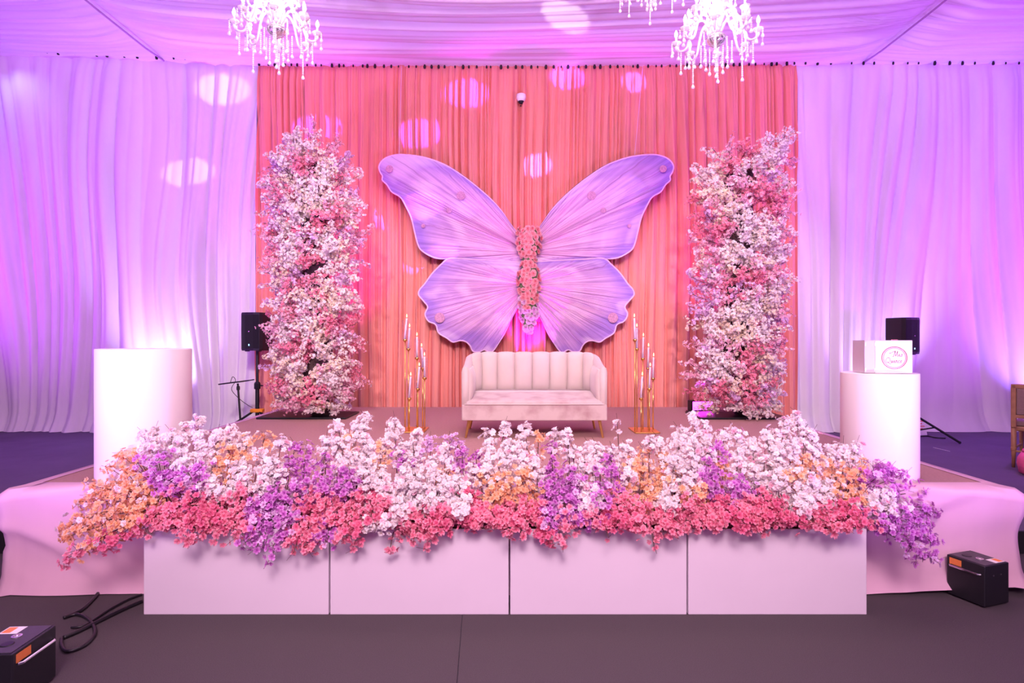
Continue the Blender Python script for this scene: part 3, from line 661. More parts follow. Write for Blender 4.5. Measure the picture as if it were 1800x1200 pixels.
# flower body
body_prof = [(408, 22), (420, 24), (440, 23), (455, 15), (470, 15), (482, 22), (500, 23), (515, 19), (535, 21), (555, 19), (570, 12), (588, 6)]
bc = [(908 + 20) - BX0] * 1
m = MB(); rings = []
for yy, hw in body_prof:
    z = H - (yy - HY) * YBF / F - 2.0; h = hw * .8 * YBF / F
    rings.append([Vector((.03 + h * math.cos(a), -.08 + .10 * math.sin(a) * hw / 24, z)) for a in np.linspace(0, 2 * PI, 11)[:-1]])
m.loft(rings, None, True); m.build('foam_body', M_leaf, bf, True)
def rose_mesh(inner, outer, seed):
    q = random.Random(seed); m = MB(); R = .046
    for layer, (k, lift, rr) in enumerate(((6, .25, 1.0), (5, .55, .70), (4, .85, .42))):
        a0 = q.random() * 6
        for i in range(k):
            a = a0 + i * 2 * PI / k; c, s = math.cos(a), math.sin(a); rad = R * rr; wv = .62
            pts = [(.05, 0, .1 * lift), (.6, -wv, lift * .55), (1.0, -wv * .6, lift), (1.08, 0, lift * .95), (1.0, wv * .6, lift), (.6, wv, lift * .55)]
            o = len(m.v); V = [(c * u * rad - s * v * rad, s * u * rad + c * v * rad, h * R * .8) for u, v, h in pts]
            m.add(V, [(0, 1, 2, 3), (0, 3, 4, 5)]); m.col += [(*inner, 1), (*inner, 1), (*outer, 1), (*outer, 1), (*outer, 1), (*inner, 1)]
    me = bpy.data.meshes.new('rose'); me.from_pydata(m.v, [], m.f); me.materials.append(M_petal)
    a = me.color_attributes.new('Col', 'FLOAT_COLOR', 'POINT'); a.data.foreach_set('color', np.array(m.col, dtype=np.float32).ravel()); return me
RC = [rose_mesh((.86, .22, .26), (.95, .58, .58), s) for s in (1, 2)]; RW = [rose_mesh((.70, .30, .60), (.92, .80, .90), s) for s in (3, 4)]
lm = MB(); lm.add([(0, 0, 0), (-.014, .02, .006), (0, .05, 0), (.014, .02, .006)], [(0, 3, 2, 1)])
leafme = lm.build('leaf', M_leaf, bf).data
q = random.Random(77); yy = 406.0
while yy < 588:
    hw = float(np.interp(yy, [p[0] for p in body_prof], [p[1] for p in body_prof])); n = max(2, int(hw * 2 / 7.5))
    for k in range(n):
        e = (k + .5) / n * 2 - 1 + q.uniform(-.12, .12); e = max(-1, min(1, e)); a = math.asin(e)
        z = H - (yy + q.uniform(-3, 3) - HY) * YBF / F - 2.0; h = hw * .95 * YBF / F
        p = Vector((.03 + h * e, -.08 - .12 * math.cos(a) * hw / 24, z)); d = rdir(q, Vector((math.sin(a) * .9, -math.cos(a), .1)), .22)
        wht = yy > 545 + q.uniform(-25, 20)
        link('rose' if q.random() < 2 else '', (RW if wht else RC)[q.randrange(2)], bf, M=dirmat(p, d, q.random() * 6, q.uniform(.75, 1.05)))
        if k % 3 == 0: link('leaf', leafme, bf, M=dirmat(p + Vector((q.uniform(-.03, .03), .02, q.uniform(-.03, .03))), rdir(q, d, .4), q.random() * 6, 1.1))
    yy += 8.0

# ------------------------------------------------------------------ sofa
sf = thing('sofa', 'cream velvet loveseat with channel tufted back and gold legs on the stage', 'sofa', (.205, 5.46, ZS))
W2, D = .665, .66
m = MB(); m.rbox(-W2 + .001, W2 - .001, -.014, D - .01, .163, .305, .012); m.build('apron', M_velvet, sf)
m = MB(); rings = []
for y, zt, rr in ((-.012, .315, 0), (-.012, .325, 0), (.015, .345, 0), (.10, .362, 0), (.30, .392, 0), (.56, .405, 0)):
    pass
prof = [(-.010, .300), (-.018, .318), (-.010, .338), (.02, .350), (.12, .366), (.32, .392), (.56, .402), (.56, .300)]
rings = [[Vector((x, y, .300 + (z - .300) * k)) for y, z in prof] for x, k in ((-W2 + .045, .75), (-W2 + .06, .95), (-W2 + .12, 1), (0, 1.02), (W2 - .12, 1), (W2 - .06, .95), (W2 - .045, .75))]
m.loft(rings, None, True); o = m.build('seat', M_velvet, sf, True)
m2 = MB(); m2.tube([(-W2 + .03, -.016, .312), (0, -.020, .312), (W2 - .03, -.016, .312)], .006, 6); m2.build('piping', M_velvets, o)
# U-shaped shell: path from left arm front round the back to right arm front
path = []
R = .17
for y in np.linspace(.0, D - R - .035, 8): path.append((-W2 + .035, y, -1, 0))
for k in range(1, 9): a = PI - PI / 2 * k / 9; path.append((-W2 + .035 + R + R * math.cos(a), D - .035 - R + R * math.sin(a), math.cos(a), math.sin(a)))
for x in np.linspace(-W2 + .035 + R, W2 - .035 - R, 25): path.append((x, D - .035, 0, 1))
for k in range(1, 9): a = PI / 2 - PI / 2 * k / 9; path.append((W2 - .035 - R + R * math.cos(a), D - .035 - R + R * math.sin(a), math.cos(a), math.sin(a)))
for y in np.linspace(D - R - .035, .0, 8): path.append((W2 - .035, y, 1, 0))
cum = [0]
for a, b in zip(path, path[1:]): cum.append(cum[-1] + math.hypot(b[0] - a[0], b[1] - a[1]))
Lt = cum[-1]; armL = cum[7]
def topz(c):
    e = min(c, Lt - c); t = min(1, e / (armL + .22)); t = t * t * (3 - 2 * t); return .655 + .115 * t
rings = []
for (x, y, nx, ny), c in zip(path, cum):
    zt = topz(c); fl = .012; ring = []
    for (o, z) in ((.034, .17), (.035, .4), (.036, zt - .05), (.028, zt - .015), (.006, zt), (-.018, zt - .012), (-.032, zt - .05), (-.03, .45), (-.03, .2)):
        ring.append(Vector((x + nx * o, y + ny * o, z)))
    rings.append(ring)
m = MB(); m.loft(rings, None, True); m.build('back_shell', M_velvets, sf, True)
for s in (-1, 1):                                                   # padded inner arms
    m = MB(); rings = []
    for y, k in ((.02, .0), (.03, .7), (.08, 1), (.25, 1), (.40, 1), (.46, .7), (.47, .0)):
        x = s * (W2 - .064); zt = .62 + .04 * y
        rings.append([Vector((x - s * o * k, y, z)) for o, z in ((.0, .33), (.03, .36), (.045, .46), (.042, .56), (.02, zt), (.0, zt + .01))])
    m.loft(rings, None, True); m.build('arm_pad', M_velvets, sf, True)
# channels of the back
c0, c1 = armL + .02, Lt - armL - .02; nch = 8
def at(c):
    i = int(np.searchsorted(cum, c)) - 1; i = max(0, min(i, len(path) - 2)); t = (c - cum[i]) / (cum[i + 1] - cum[i]); a, b = path[i], path[i + 1]
    v = [a[k] + (b[k] - a[k]) * t for k in range(4)]; l = math.hypot(v[2], v[3]); return v[0], v[1], v[2] / l, v[3] / l
for k in range(nch):
    a, b = c0 + (c1 - c0) * k / nch + .0015, c0 + (c1 - c0) * (k + 1) / nch - .0015; m = MB(); rings = []
    for i in range(9):
        t = i / 8; c = a + (b - a) * t; x, y, nx, ny = at(c); bl = math.sin(PI * t) ** .55; zt = topz(c) + .012 * bl
        ring = []
        for o, z in ((.0, .36), (.035, .38), (.060, .46), (.062, .58), (.05, zt - .07), (.035, zt - .02), (.012, zt), (-.015, zt - .003), (-.02, zt - .03)):
            oo = .028 + (o - .0) * (.35 + .65 * bl); ring.append(Vector((x - nx * oo, y - ny * oo, z)))
        rings.append(ring)
    m.loft(rings, None, True); m.build('back_channel', M_velvets, sf, True)
for sx in (-1, 1):
    for yy in (.05, D - .08):
        m = MB(); m.tube([(sx * (W2 - .065), yy, .165), (sx * (W2 - .035), yy + (-.03 if yy < .2 else .0), .001)], [.017, .010], 10); m.build('leg', M_gold, sf)

# ------------------------------------------------------------------ plinths, acrylic box
for name, label, pxl, pxr, ytop, Y in (('plinth', 'tall white cylindrical plinth on the left front of the stage', 181, 328, 613, 3.94), ('plinth', 'shorter white cylindrical plinth under the acrylic box on the right', 1485, 1605, 655, 3.94)):
    r = (pxr - pxl) / 2 * Y / F; c = P((pxl + pxr) / 2, 0, Y); h = H - (ytop - HY) * Y / F - ZS
    o = thing(name, label, 'plinth', (c.x, Y, ZS + .002), 0, 'white round plinths')
    m = MB(); m.lathe([(r - .004, 0), (r, .004), (r, h - .006)], 64, caps=False); m.build('side_wall', M_plinth, o, True)
    m = MB(); m.lathe([(r, h - .0055), (r - .001, h - .002), (r - .004, h), (r * .5, h + .0005)], 64); m.build('top_disc', M_plinth, o)
    pt = h + ZS + .004
Y = 3.90
cx0 = P(1512, 0, Y).x; cx1 = P(1587, 0, Y).x; hz = 55 * Y / F
bx = thing('acrylic_box', 'white acrylic card box with rose gold lettering standing on right plinth', 'card box', ((cx0 + cx1) / 2, Y, pt + .001), math.radians(-10))
wx = (cx1 - cx0) / 2; dd = .10
def panel(name, a, mt): m = MB(); m.rbox(*a, .002); return m.build(name, mt, bx)
fp = panel('front_panel', (-wx * .55, wx, -dd, -dd + .006, 0, hz), M_acrylw)
panel('clear_panel', (-wx, -wx * .56, -dd, -dd + .006, 0, hz), M_acryl)
panel('back_panel', (-wx, wx, dd - .006, dd, 0, hz), M_acryl); panel('side_panel', (-wx, -wx + .006, -dd + .007, dd - .007, 0, hz), M_acryl); panel('side_panel', (wx - .006, wx, -dd + .007, dd - .007, 0, hz), M_acryl)
panel('lid', (-wx, wx, -dd, dd, hz + .0005, hz + .005), M_acryl)
for dxx in (-wx + .004, -wx * .56 - .002):
    for z in (.02, hz - .02): panel('connector', (dxx - .004, dxx + .004, -dd - .004, -dd - .0005, z - .012, z + .012), M_paper)
panel('latch', (.02, .055, -dd - .002, -dd + .01, hz + .0055, hz + .011), M_goldrose)
rc = .073; ccx, ccz = wx * .25, hz * .48
for rr, th in ((.073, .0030), (.064, .0018)):
    m = MB(); m.tube([(ccx + rr * math.cos(a), -dd - .002, ccz + rr * .96 * math.sin(a)) for a in np.linspace(0, 2 * PI, 41)], th, 5); m.build('ring', M_goldrose, fp)
def stroke(ch):                                                     # hand-lettered strokes, unit em box
    return {'M': [[(.0, .05), (.12, .0), (.28, .9), (.32, 1.0)], [(.32, 1.0), (.42, .15), (.46, .1)], [(.46, .1), (.68, 1.0)], [(.68, 1.0), (.72, .3), (.80, .0), (.9, .1)], [(.30, .95), (.0, .85), (-.45, .55), (-.6, .6), (-.45, .72)]],
            'i': [[(.0, .1), (.1, .5), (.1, .1), (.18, 0), (.28, .1)], [(.12, .68), (.14, .72)]],
            's': [[(.0, .1), (.18, .5), (.24, .15), (.12, -.02), (.0, .06)]],
            'Q': [[(.55, .9), (.25, 1.0), (.0, .6), (.1, .12), (.4, .0), (.7, .3), (.72, .75), (.5, 1.0), (.3, .9)], [(.25, .2), (.5, .12), (.85, -.25), (1.0, -.1)]],
            'u': [[(.0, .5), (.03, .12), (.12, .0), (.28, .5)], [(.28, .5), (.28, .1), (.36, 0), (.44, .1)]],
            'n': [[(.0, .0), (.04, .5)], [(.03, .3), (.16, .5), (.22, .4), (.24, .1), (.3, .0), (.4, .1)]],
            'c': [[(.26, .42), (.14, .5), (.0, .25), (.12, .0), (.3, .1)]],
            'e': [[(.02, .22), (.22, .32), (.18, .5), (.04, .4), (.02, .12), (.14, 0), (.32, .1)]]}[ch]
def write(word, x, z, s, adv):
    m = MB()
    for ch in word:
        for st_ in stroke(ch):
            m.tube([(x + p.x * s + .12 * p.y * s, -dd - .0015, z + p.y * s) for p in catmull([(a, b, 0) for a, b in st_], 4)], .0014, 4)
        x += adv[ch] * s
    m.build('lettering', M_goldrose, fp)
write('Mis', ccx - .010, ccz + .008, .036, {'M': .95, 'i': .32, 's': .3}); write('Quince', ccx - .052, ccz - .032, .033, {'Q': .95, 'u': .5, 'i': .32, 'n': .46, 'c': .36, 'e': .3})

# ------------------------------------------------------------------ candelabra and candles
ordn = ('tallest', 'second tallest', 'third tallest', 'fourth tallest', 'fifth tallest', 'sixth tallest', 'shortest')
def candelabrum(side, label, items, base):
    cb = thing('candelabrum', label, 'candelabra', (0, 0, 0), 0, 'gold candelabra beside the sofa')
    pts = []
    items = sorted(items, key=lambda i: i[1])
    for k, (px, py, fx, Y) in enumerate(items):
        top = P(px, py, Y); pts.append((top.x, Y))
    bx0, bx1 = min(p[0] for p in pts), max(p[0] for p in pts); cbx = (bx0 + bx1) / 2; cby = sum(p[1] for p in pts) / len(pts)
    cb.location = (cbx, cby, ZS + .001)
    m = MB(); m.rbox(bx0 - cbx - .02, bx1 - cbx + .02, min(p[1] for p in pts) - cby - .02, max(p[1] for p in pts) - cby + .02, 0, .012, .02); m.build('base_plate', M_gold, cb)
    for k, (px, py, fx, Y) in enumerate(items):
        top = P(px, py, Y) - cb.location; x, y, z = top
        m = MB(); m.tube([(x, y, .012), (x, y, z - .012)], .0058, 8); s = m.build('stem', M_gold, cb, True)
        m = MB(); m.lathe([(.004, -.016), (.012, -.012), (.020, -.002), (.022, .008), (.018, .012), (.008, .012)], 12, (x, y, z)); m.build('cup', M_gold, s, True)
        m = MB(); prof = [(.031, .013), (.031, .20), (.0290, .20), (.0290, .013)]
        rings = [[Vector((x + r * math.cos(a), y + r * math.sin(a), z + zz)) for a in np.linspace(0, 2 * PI, 17)[:-1]] for r, zz in prof]
        m.loft(rings + [rings[0]], None, False); m.build('glass_tube', M_glass, s, True)
        lean = (fx - px) * Y / F
        lean = max(-.017, min(.017, lean))
        ca = thing('candle', ordn[k] + ' white taper candle on the gold candelabrum ' + side, 'candle', cb.location + Vector((x, y, z + .0125)), 0, 'white taper candles')
        m = MB(); m.tube([(-lean * .2, 0, 0), (lean, 0, .205)], [.0105, .0085], 10); m.build('taper', M_wax, ca, True)
        m = MB(); m.tube([(lean, 0, .205), (lean, 0, .214)], .0012, 4); m.build('wick', M_cable, ca)
        m = MB(); m.lathe([(.0005, .0), (.005, .008), (.0055, .014), (.003, .024), (.0004, .034)], 8, (lean, 0, .2145)); m.build('flame', M_flame, ca, True)
candelabrum('left of the sofa', 'slim gold candelabrum of seven stems standing left of the sofa', [(712, 598, 715, 5.9), (718, 614, 720, 6.05), (733, 630, 733, 5.95), (743, 648, 741, 6.08), (746.5, 665, 746, 5.92), (734.5, 684, 737, 5.78), (719.5, 701, 722, 5.80)], 0)
candelabrum('right of the sofa', 'slim gold candelabrum of seven stems standing right of the sofa', [(1116, 598, 1115, 5.82), (1119.5, 614, 1119.5, 5.98), (1130, 631, 1131, 5.92), (1139, 648, 1140, 6.05), (1148, 666, 1149, 5.95), (1141.5, 684, 1143, 5.85), (1127, 701, 1129, 5.74)], 0)

# ------------------------------------------------------------------ chandeliers
def crystal_chain(n, drop=.05, bead=.009):
    m = MB()
    for k in range(n): m.sphere((0, 0, -bead * (1 + 2.1 * k)), bead * 1.0, 5, 4)
    z = -bead * 2.1 * n
    m.lathe([(.001, -drop), (.011, -drop * .92), (.018, -drop * .72), (.012, -drop * .4), (.003, -drop * .08), (.001, 0)], 6, (0, 0, z)); return m
def chandelier(label, px, py_bowl, Y, s, seed):
    c = P(px, py_bowl, Y); r = thing('chandelier', label, 'chandelier', c, seed * .3, 'crystal chandeliers')
    q = random.Random(seed)
    def sm(m): m.v = [(x * s, y * s, z * s) for x, y, z in m.v]; return m
    m = MB(); m.lathe([(.01, .04), (.03, .06), (.032, .10), (.02, .14), (.014, .18), (.035, .26), (.042, .33), (.028, .40), (.016, .45), (.03, .52), (.03, .60), (.018, .66), (.016, .9)], 14); sm(m).build('centre_stem', M_crystalw, r, True)
    top = (CZ + .75 - c.z) / s
    m = MB(); m.tube([(0, 0, .9), (0, 0, min(top, 2.2))], .006, 6); sm(m).build('chain', M_silver, r)
    m = MB(); m.lathe([(.004, -.075), (.012, -.065), (.03, -.055), (.065, -.03), (.085, .0), (.09, .03), (.06, .05), (.02, .06)], 18); sm(m).build('bowl', M_silver, r, True)
    ch = [sm(crystal_chain(k)) for k in (2, 5, 9, 12)]; chm = [x.build('crystal_drop', M_crystal, r, False) for x in ch]
    meshes = [o.data for o in chm]
    for o in chm: bpy.data.objects.remove(o)
    def hang(x, y, z, k): link('crystal_drop', meshes[k], r, loc=(x * s, y * s, z * s), rot=(0, 0, q.random() * 6))
    for tier, (n, R, zd, zs) in enumerate(((8, .37, .02, .05), (6, .26, .23, .16), (4, .16, .42, .30))):
        for i in range(n):
            a = 2 * PI * i / n + tier * .35; ca, sa = math.cos(a), math.sin(a)
            arc = [(.03, zs), (R * .30, zs + .16), (R * .55, zs + .13), (R * .72, zd - .03), (R * .88, zd - .065), (R, zd - .03), (R, zd)]
            m = MB(); m.tube(catmull([(ca * x, sa * x, z) for x, z in arc], 3), .0115, 6); ar = sm(m).build('arm', M_crystalw, r, True)
            X, Yy = ca * R, sa * R
            m = MB(); m.lathe([(.008, -.008), (.03, .0), (.046, .018), (.050, .026), (.044, .022), (.010, .004)], 12, (X, Yy, zd)); sm(m).build('drip_dish', M_crystalw, ar, True)
            m = MB(); m.lathe([(.010, .006), (.011, .07), (.004, .072)], 8, (X, Yy, zd)); sm(m).build('candle_sleeve', M_paper, ar)
            m = MB(); m.lathe([(.004, .073), (.013, .088), (.017, .105), (.012, .128), (.002, .15)], 8, (X, Yy, zd)); sm(m).build('bulb', M_bulb, ar, True)
            for j in range(4 if tier == 0 else 3):
                b = a + (j - 1.5) * 1.3; hang(X + .046 * math.cos(b), Yy + .046 * math.sin(b), zd + .012, 0 if j % 2 else 1)
            if tier == 0: hang(ca * R * .88, sa * R * .88, zd - .075, 3 if i % 2 else 2)
            if tier == 0: hang(ca * .14, sa * .14, -.02, 2); 
            if tier == 0 and i % 2 == 0: hang(ca * .06, sa * .06, -.05, 3)
    hang(0, 0, -.078, 3)
    for k, z in enumerate((.28, .02)): point('chandelier_glow', c + Vector((0, 0, (z + .1) * s)), 15, (1, .84, .86), .22)
chandelier('crystal chandelier hanging at the upper left of the view', 486, 56, 5.4, .95, 1)
chandelier('crystal chandelier hanging lower, at the upper right of the view', 1259, 72, 5.4, .95, 4)
chandelier('crystal chandelier mostly above the view, only its lowest drops seen', 1145, -38, 6.0, .95, 2)

# ------------------------------------------------------------------ camera dome on the curtain
cd = thing('security_camera', 'small white dome security camera fixed on the coral curtain', 'camera', P(916, 172, 8.66))
m = MB(); m.lathe([(.05, .055), (.068, .045), (.070, .0), (.060, -.03), (.045, -.05)], 18); m.build('housing', M_plinth, cd, True)
m = MB(); m.sphere((0, 0, -.045), .044, 14, 8, 1.1); m.build('lens_dome', M_blackm, cd, True)
m = MB(); m.box(-.02, .02, .03, .13, .02, .05); m.build('bracket', M_plinth, cd)
m = MB(); m.sphere((-.004, 0, -.115), .012, 8, 6); m.build('cable_end', M_blackm, cd, True)

# ------------------------------------------------------------------ loudspeakers on stands
def speaker_set(side, px, ytop, ybot, Y, rz, pole_px, orange):
    h = (ybot - ytop) * Y / F; w_ = h * .60; c = P(px, ybot, Y)
    sp = thing('loudspeaker', f'black loudspeaker on tripod stand {side}', 'speaker', c, rz, 'loudspeakers on stands')
    rings = []
    for z, k in ((0, .92), (.02, .98), (h * .5, 1.0), (h - .02, .99), (h, .93)):
        W_ = w_ / 2 * k; rings.append([Vector(v) for v in ((-W_, .02, z), (-W_ * .92, -.035, z), (-W_ * .4, -.055, z), (W_ * .4, -.055, z), (W_ * .92, -.035, z), (W_, .02, z), (W_ * .7, .27, z), (-W_ * .7, .27, z))])
    m = MB(); m.loft(rings, None, True); m.build('cabinet', M_black, sp)
    m = MB(); rings = [[Vector((x * w_ / 2, y, z)) for x, y in ((-.88, -.040), (-.4, -.0595), (.4, -.0595), (.88, -.040))] for z in (.03, h - .03)]
    m.loft(rings, None, False, False); m.build('grille', M_grille, sp)
    m = MB(); m.lathe([(.012, 0), (.012, .004), (.001, .005)], 3, (0, 0, 0), Matrix.Translation((0, -.0605, h * .5)) @ Matrix.Rotation(PI / 2, 4, 'X')); m.build('badge', M_silver, sp)
    m = MB(); m.box(-.008, .004, -.063, -.060, h * .13, h * .17); m.build('status_light', M_blueled, sp)
    for s in (-1, 1):
        m = MB(); m.box(s * w_ * .3 - .02, s * w_ * .3 + .02, .0, .05, -.012, -.001); m.build('foot', M_black, sp)
    x, y = c.x + .02, Y + .12
    sd = thing('speaker_stand', f'black tripod stand carrying the loudspeaker {side}', 'stand', (x, y, ZR), 0, 'speaker stands')
    hp = c.z - ZR
    m = MB(); m.tube([(0, 0, .06), (0, 0, hp * .62)], .026, 10); m.tube([(0, 0, hp * .62), (0, 0, hp - .002)], .019, 10); m.build('pole', M_blackm, sd)
    m = MB(); m.lathe([(.03, -.05), (.042, -.04), (.042, .03), (.03, .05)], 10, (0, 0, hp * .60)); m.tube([(.04, 0, hp * .6), (.08, 0, hp * .6)], .01, 6); m.build('collar', M_blackm, sd)
    m = MB(); m.rbox(-.085, .085, -.05, .05, .355, .405, .02); m.build('leg_hub', M_clamp if orange else M_blackm, sd)
    for a in (math.radians(205), math.radians(325), math.radians(80)):
        L_ = .48 if a < 2 else .58
        m = MB(); m.tube([(.05 * math.cos(a), .05 * math.sin(a), .37), (L_ * math.cos(a), L_ * math.sin(a), .02)], .016, 6)
        m.tube([(0, 0, .10), (L_ * .55 * math.cos(a), L_ * .55 * math.sin(a), .19)], .010, 5); lg = m.build('leg', M_blackm, sd)
        m = MB(); m.sphere((L_ * math.cos(a), L_ * math.sin(a), .020), .019, 6, 5); m.build('rubber_foot', M_black, lg)
speaker_set('at the left edge of the stage', 443, 549, 616, 8.0, math.radians(-14), 450, True)
speaker_set('behind the right plinth', 1600, 558, 622, 7.9, math.radians(22), 1590, False)
# small tray stand beside the left speaker
Y = 7.7; b = P(425, 0, Y); ts = thing('tray_stand', 'thin black stand with tilted tray left of the left speaker', 'stand', (b.x, Y, ZR))
tp = P(418, 671, Y) - ts.location
m = MB(); m.tube([(0, 0, .05), (tp.x, 0, tp.z - .02)], .013, 8); m.build('pole', M_blackm, ts)
m = MB(); m.rbox(-.20, .10, -.12, .12, -.008, .008, .01, Matrix.Translation((tp.x, 0, tp.z)) @ Matrix.Rotation(math.radians(-7), 4, 'Y')); m.build('tray', M_black, ts)
m = MB(); m.tube([(tp.x + .05, 0, tp.z + .004), (tp.x + .21, 0, tp.z + .03)], .008, 6); m.build('boom', M_blackm, ts)
m = MB(); m.lathe([(.012, -.05), (.022, -.04), (.022, 0), (.012, .01)], 8, (tp.x + .005, 0, tp.z - .06)); m.build('clamp', M_blackm, ts)
for a in (.5, 2.6, 4.7):
    m = MB(); m.tube([(0, 0, .14), (.26 * math.cos(a), .26 * math.sin(a), .012)], .009, 6); m.build('leg', M_blackm, ts)
def cable(label, pts, r=.008, name='cable'):
    m = MB(); m.tube(catmull(pts, 8), r, 6); return tag(m.build(name, M_cable, None, True), label, 'cable')
c0 = P(412, 668, 7.72); cable('thin black cable looping from the tray stand to the left speaker stand', [P(405, 672, 7.58), P(409, 662, 7.56), P(414, 669, 7.56), P(407, 684, 7.58), P(420, 700, 7.65), P(436, 712, 7.8), P(444, 716, 8.02)], .004)

# ------------------------------------------------------------------ LED par light at right column
lp = thing('led_uplight', 'LED uplight glowing magenta at the foot of right blossom column', 'uplight', (P(1237, 0, 7.3).x, 7.42, ZS + .002), math.radians(12))
m = MB(); m.rbox(-.15, .15, -.05, .06, .02, .15, .015); m.build('housing', M_blackm, lp)
m = MB(); m.rbox(-.135, .135, -.056, -.0505, .035, .135, .004); m.build('lens', M_led, lp)
m = MB(); m.box(-.16, .16, -.06, .07, 0, .018); m.build('bracket', M_blackm, lp)

# ------------------------------------------------------------------ spark machines at the front corners
def spark_machine(label, x, y, rz, w_=.20, d_=.21, h_=.235):
    o = thing('spark_machine', label, 'stage machine', (x, y, .001), rz, 'black stage spark machines')
    m = MB(); m.rbox(-w_ / 2, w_ / 2, -d_ / 2, d_ / 2, .008, h_, .006); m.build('case', M_black, o)
    for sx in (-1, 1):
        for sy in (-1, 1):
            m = MB(); m.lathe([(.012, 0), (.012, .0075)], 8, (sx * w_ * .38, sy * d_ * .38, 0)); m.build('foot', M_black, o)
    t = h_ + .0003
    m = MB(); m.box(-w_ * .44, w_ * .44, -d_ * .46, d_ * .46, t, t + .002); m.build('top_plate', mat_top, o)
    m = MB(); m.lathe([(.020, 0), (.020, .004), (.012, .005), (.011, .001)], 16, (-.01, -.02, t + .002)); m.build('nozzle', M_silver, o)
    m = MB(); m.lathe([(.026, 0), (.022, .003), (.001, .003)], 16, (-.02, .045, t + .002)); m.build('vent', M_blackm, o)
    m = MB(); m.box(w_ * .05, w_ * .43, -d_ * .44, -d_ * .18, t + .0022, t + .003); lb = m.build('label_sticker', M_paper, o)
    m = MB(); m.box(w_ * .22, w_ * .40, -d_ * .41, -d_ * .21, t + .0032, t + .0038); m.build('orange_patch', M_orange, lb)
    m = MB(); m.tube([(-w_ / 2 - .004, d_ * .40, h_ * .78), (-w_ / 2 - .016, d_ * .36, h_ * .78), (-w_ / 2 - .016, -d_ * .36, h_ * .78), (-w_ / 2 - .004, -d_ * .40, h_ * .78)], .006, 8); m.build('handle', M_chrome, o)
    m = MB(); m.box(-w_ / 2 - .0012, -w_ / 2 - .0002, d_ * .1, d_ * .42, h_ * .80, h_ * .95); m.build('side_label', M_orange, o)
    for k in (-1, 1):
        m = MB(); m.lathe([(.004, 0), (.004, .002)], 8, (0, 0, 0), Matrix.Translation((k * .03, -d_ / 2 - .0003, h_ * .75)) @ Matrix.Rotation(PI / 2, 4, 'X')); m.build('screw', M_chrome, o)
    return o
mat_top = mat('matt_top_plate', (.05, .045, .055), .45, noise_amt=.2, nscale=30)
spark_machine('black spark machine on the carpet at the right front corner of stage', 2.695, 3.46, math.radians(19))
sm_ = spark_machine('black spark machine at the bottom left corner of the view', -2.115, 2.52, math.radians(180 + 3), .20, .25)

# cables on the carpet
fl = lambda px, py: (lambda Y: Vector(((px - 900) * Y / F, Y, .011)))(H * F / (py - HY))
def fcable(label, pts, r=.009): return cable(label, [fl(*p) for p in pts], r)
fcable('black cable lying straight from the left spark machine to the leftmost planter', [(112, 1124), (140, 1112), (180, 1092), (215, 1075), (249, 1060)], .011)
fcable('thin black cable beside the straight one left of the leftmost planter', [(125, 1106), (150, 1102), (190, 1076), (225, 1057), (249, 1048)], .007)
fcable('black cable running out from beneath the left end of stage skirt', [(172, 1046), (160, 1060), (145, 1074), (130, 1082), (112, 1089)], .010)
fcable('black cable lying in an open loop on the carpet near left machine', [(112, 1089), (135, 1083), (157, 1093), (167, 1115), (150, 1137), (120, 1148), (109, 1140), (108, 1126)], .009)
fcable('dark cable curving along the skirt behind the right spark machine', [(1527, 1032), (1560, 1038), (1590, 1032), (1610, 1012), (1640, 1005), (1668, 1010)], .006)
fl2 = lambda px, py: (lambda Y: Vector(((px - 900) * Y / F, Y, ZR + .008)))((H - ZR) * F / (py - HY))
cable('black cable on the riser at the foot of right drape', [fl2(1612, 768), fl2(1630, 767), fl2(1645, 770), fl2(1662, 771)], .012)
tpm = MB(); a, b_ = fl2(1642, 787), fl2(1668, 793); tpm.add([a + Vector((0, .02, -.006)), a + Vector((0, -.02, -.006)), b_ + Vector((0, -.02, -.006)), b_ + Vector((0, .02, -.006)), a + Vector((0, .02, -.003)), a + Vector((0, -.02, -.003)), b_ + Vector((0, -.02, -.003)), b_ + Vector((0, .02, -.003))], [(4, 5, 6, 7), (0, 3, 2, 1), (0, 1, 5, 4), (1, 2, 6, 5), (2, 3, 7, 6), (3, 0, 4, 7)])
tag(tpm.build('tape_strip', M_paper), 'short pale strip of tape stuck on the purple riser floor', 'tape')
# notice board leaning at drape foot
nb = thing('notice_board', 'small white notice board with red print leaning at right drape foot', 'sign', (P(1618, 0, 8.3).x, 8.3, ZR + .002), math.radians(4))
T = Matrix.Rotation(math.radians(-14), 4, 'X')
m = MB(); m.rbox(-.12, .10, -.006, .006, 0, .24, .003, T); bd = m.build('board', M_paper, nb)
for k in range(4):
    m = MB(); m.box(-.10, .08 - .03 * (k % 2), -.009, -.0065, .20 - k * .035, .212 - k * .035, T); m.build('print_line', M_redink, bd)

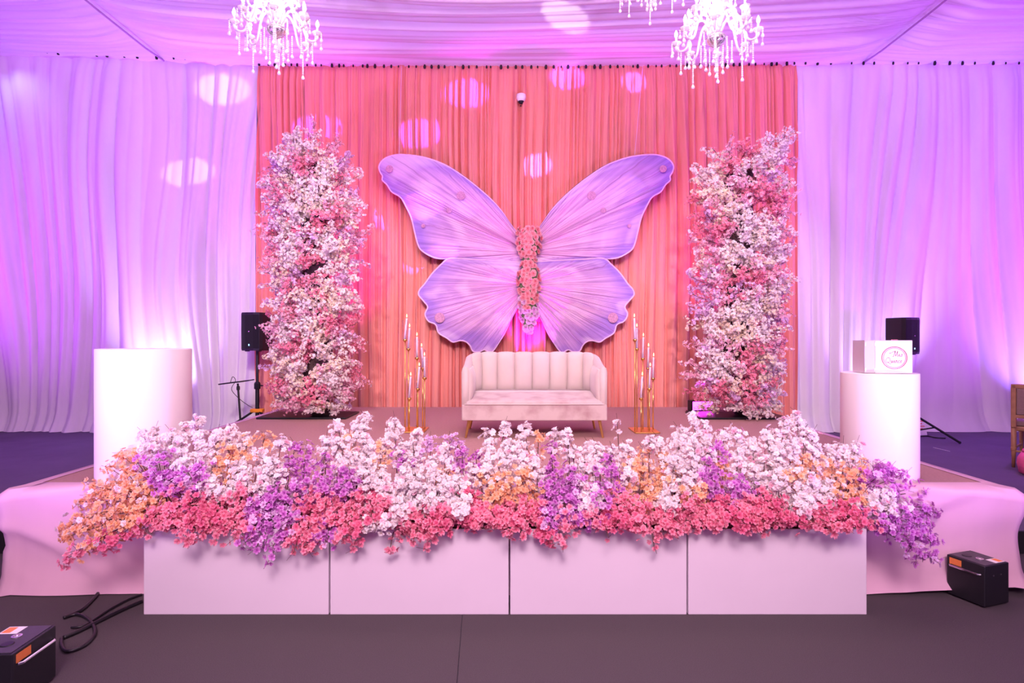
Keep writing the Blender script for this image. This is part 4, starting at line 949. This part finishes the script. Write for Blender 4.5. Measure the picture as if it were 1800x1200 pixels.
# ------------------------------------------------------------------ chair and pouf at right edge
ch = thing('dining_chair', 'oak framed dining chair with taupe upholstery at the right edge', 'chair', (5.262 + .235 * math.cos(math.radians(48)), 6.30 - .235 * math.sin(math.radians(48)), ZR), math.radians(-48))
hw = .235
for sx in (-1, 1):
    m = MB(); m.tube([(sx * (hw - .02), .0, .0), (sx * (hw - .02), .015, .16), (sx * (hw - .02), .02, .21), (sx * (hw - .02), .02, .46)], [.014, .021, .024, .024], 8)
    m.lathe([(.020, .17), (.028, .18), (.022, .19), (.028, .20), (.022, .21)], 10, (sx * (hw - .02), .017, 0)); m.build('leg', M_wood, ch, True)
    m = MB(); m.tube([(sx * (hw - .03), .42, .0), (sx * (hw - .03), .42, .42)], [.013, .024], 8); m.build('leg', M_wood, ch, True)
    m = MB(); m.rbox(sx * (hw - .022) - .022, sx * (hw - .022) + .022, -.015, .03, .42, .87, .008); m.build('back_post', M_wood, ch)
    m = MB(); m.tube([(sx * (hw - .02), .02, .20), (sx * (hw - .03), .42, .20)], .012, 6); m.build('stretcher', M_wood, ch)
m = MB(); m.rbox(-hw, hw, -.015, .03, .83, .875, .01); m.build('top_rail', M_wood, ch)
m = MB(); m.rbox(-hw + .03, hw - .03, -.015, .03, .52, .555, .008); m.build('lower_rail', M_wood, ch)
m = MB(); m.rbox(-hw + .045, hw - .045, -.02, .035, .556, .829, .015); m.build('back_pad', M_uph, ch)
m = MB(); m.rbox(-hw, hw, .02, .44, .38, .43, .02); m.build('seat_frame', M_wood, ch)
m = MB(); m.rbox(-hw + .01, hw - .01, .035, .43, .431, .49, .03); m.build('seat', M_uph, ch)
m = MB(); m.tube([(-hw + .02, .015, .17), (hw - .02, .015, .17)], .011, 6); m.build('stretcher', M_wood, ch)
pf = thing('pouf', 'round pink pouf at the right edge, in front of the chair', 'pouf', (P(1797, 0, 5.9).x + .19, 5.9, ZR))
m = MB(); m.lathe([(.14, 0), (.175, .02), (.19, .10), (.185, .16), (.15, .22)], 24); m.build('body', M_pinkv, pf, True)
m = MB(); m.lathe([(.15, .2205), (.145, .245), (.08, .262), (.01, .268)], 24); m.build('cushion', M_pinkv, pf, True)
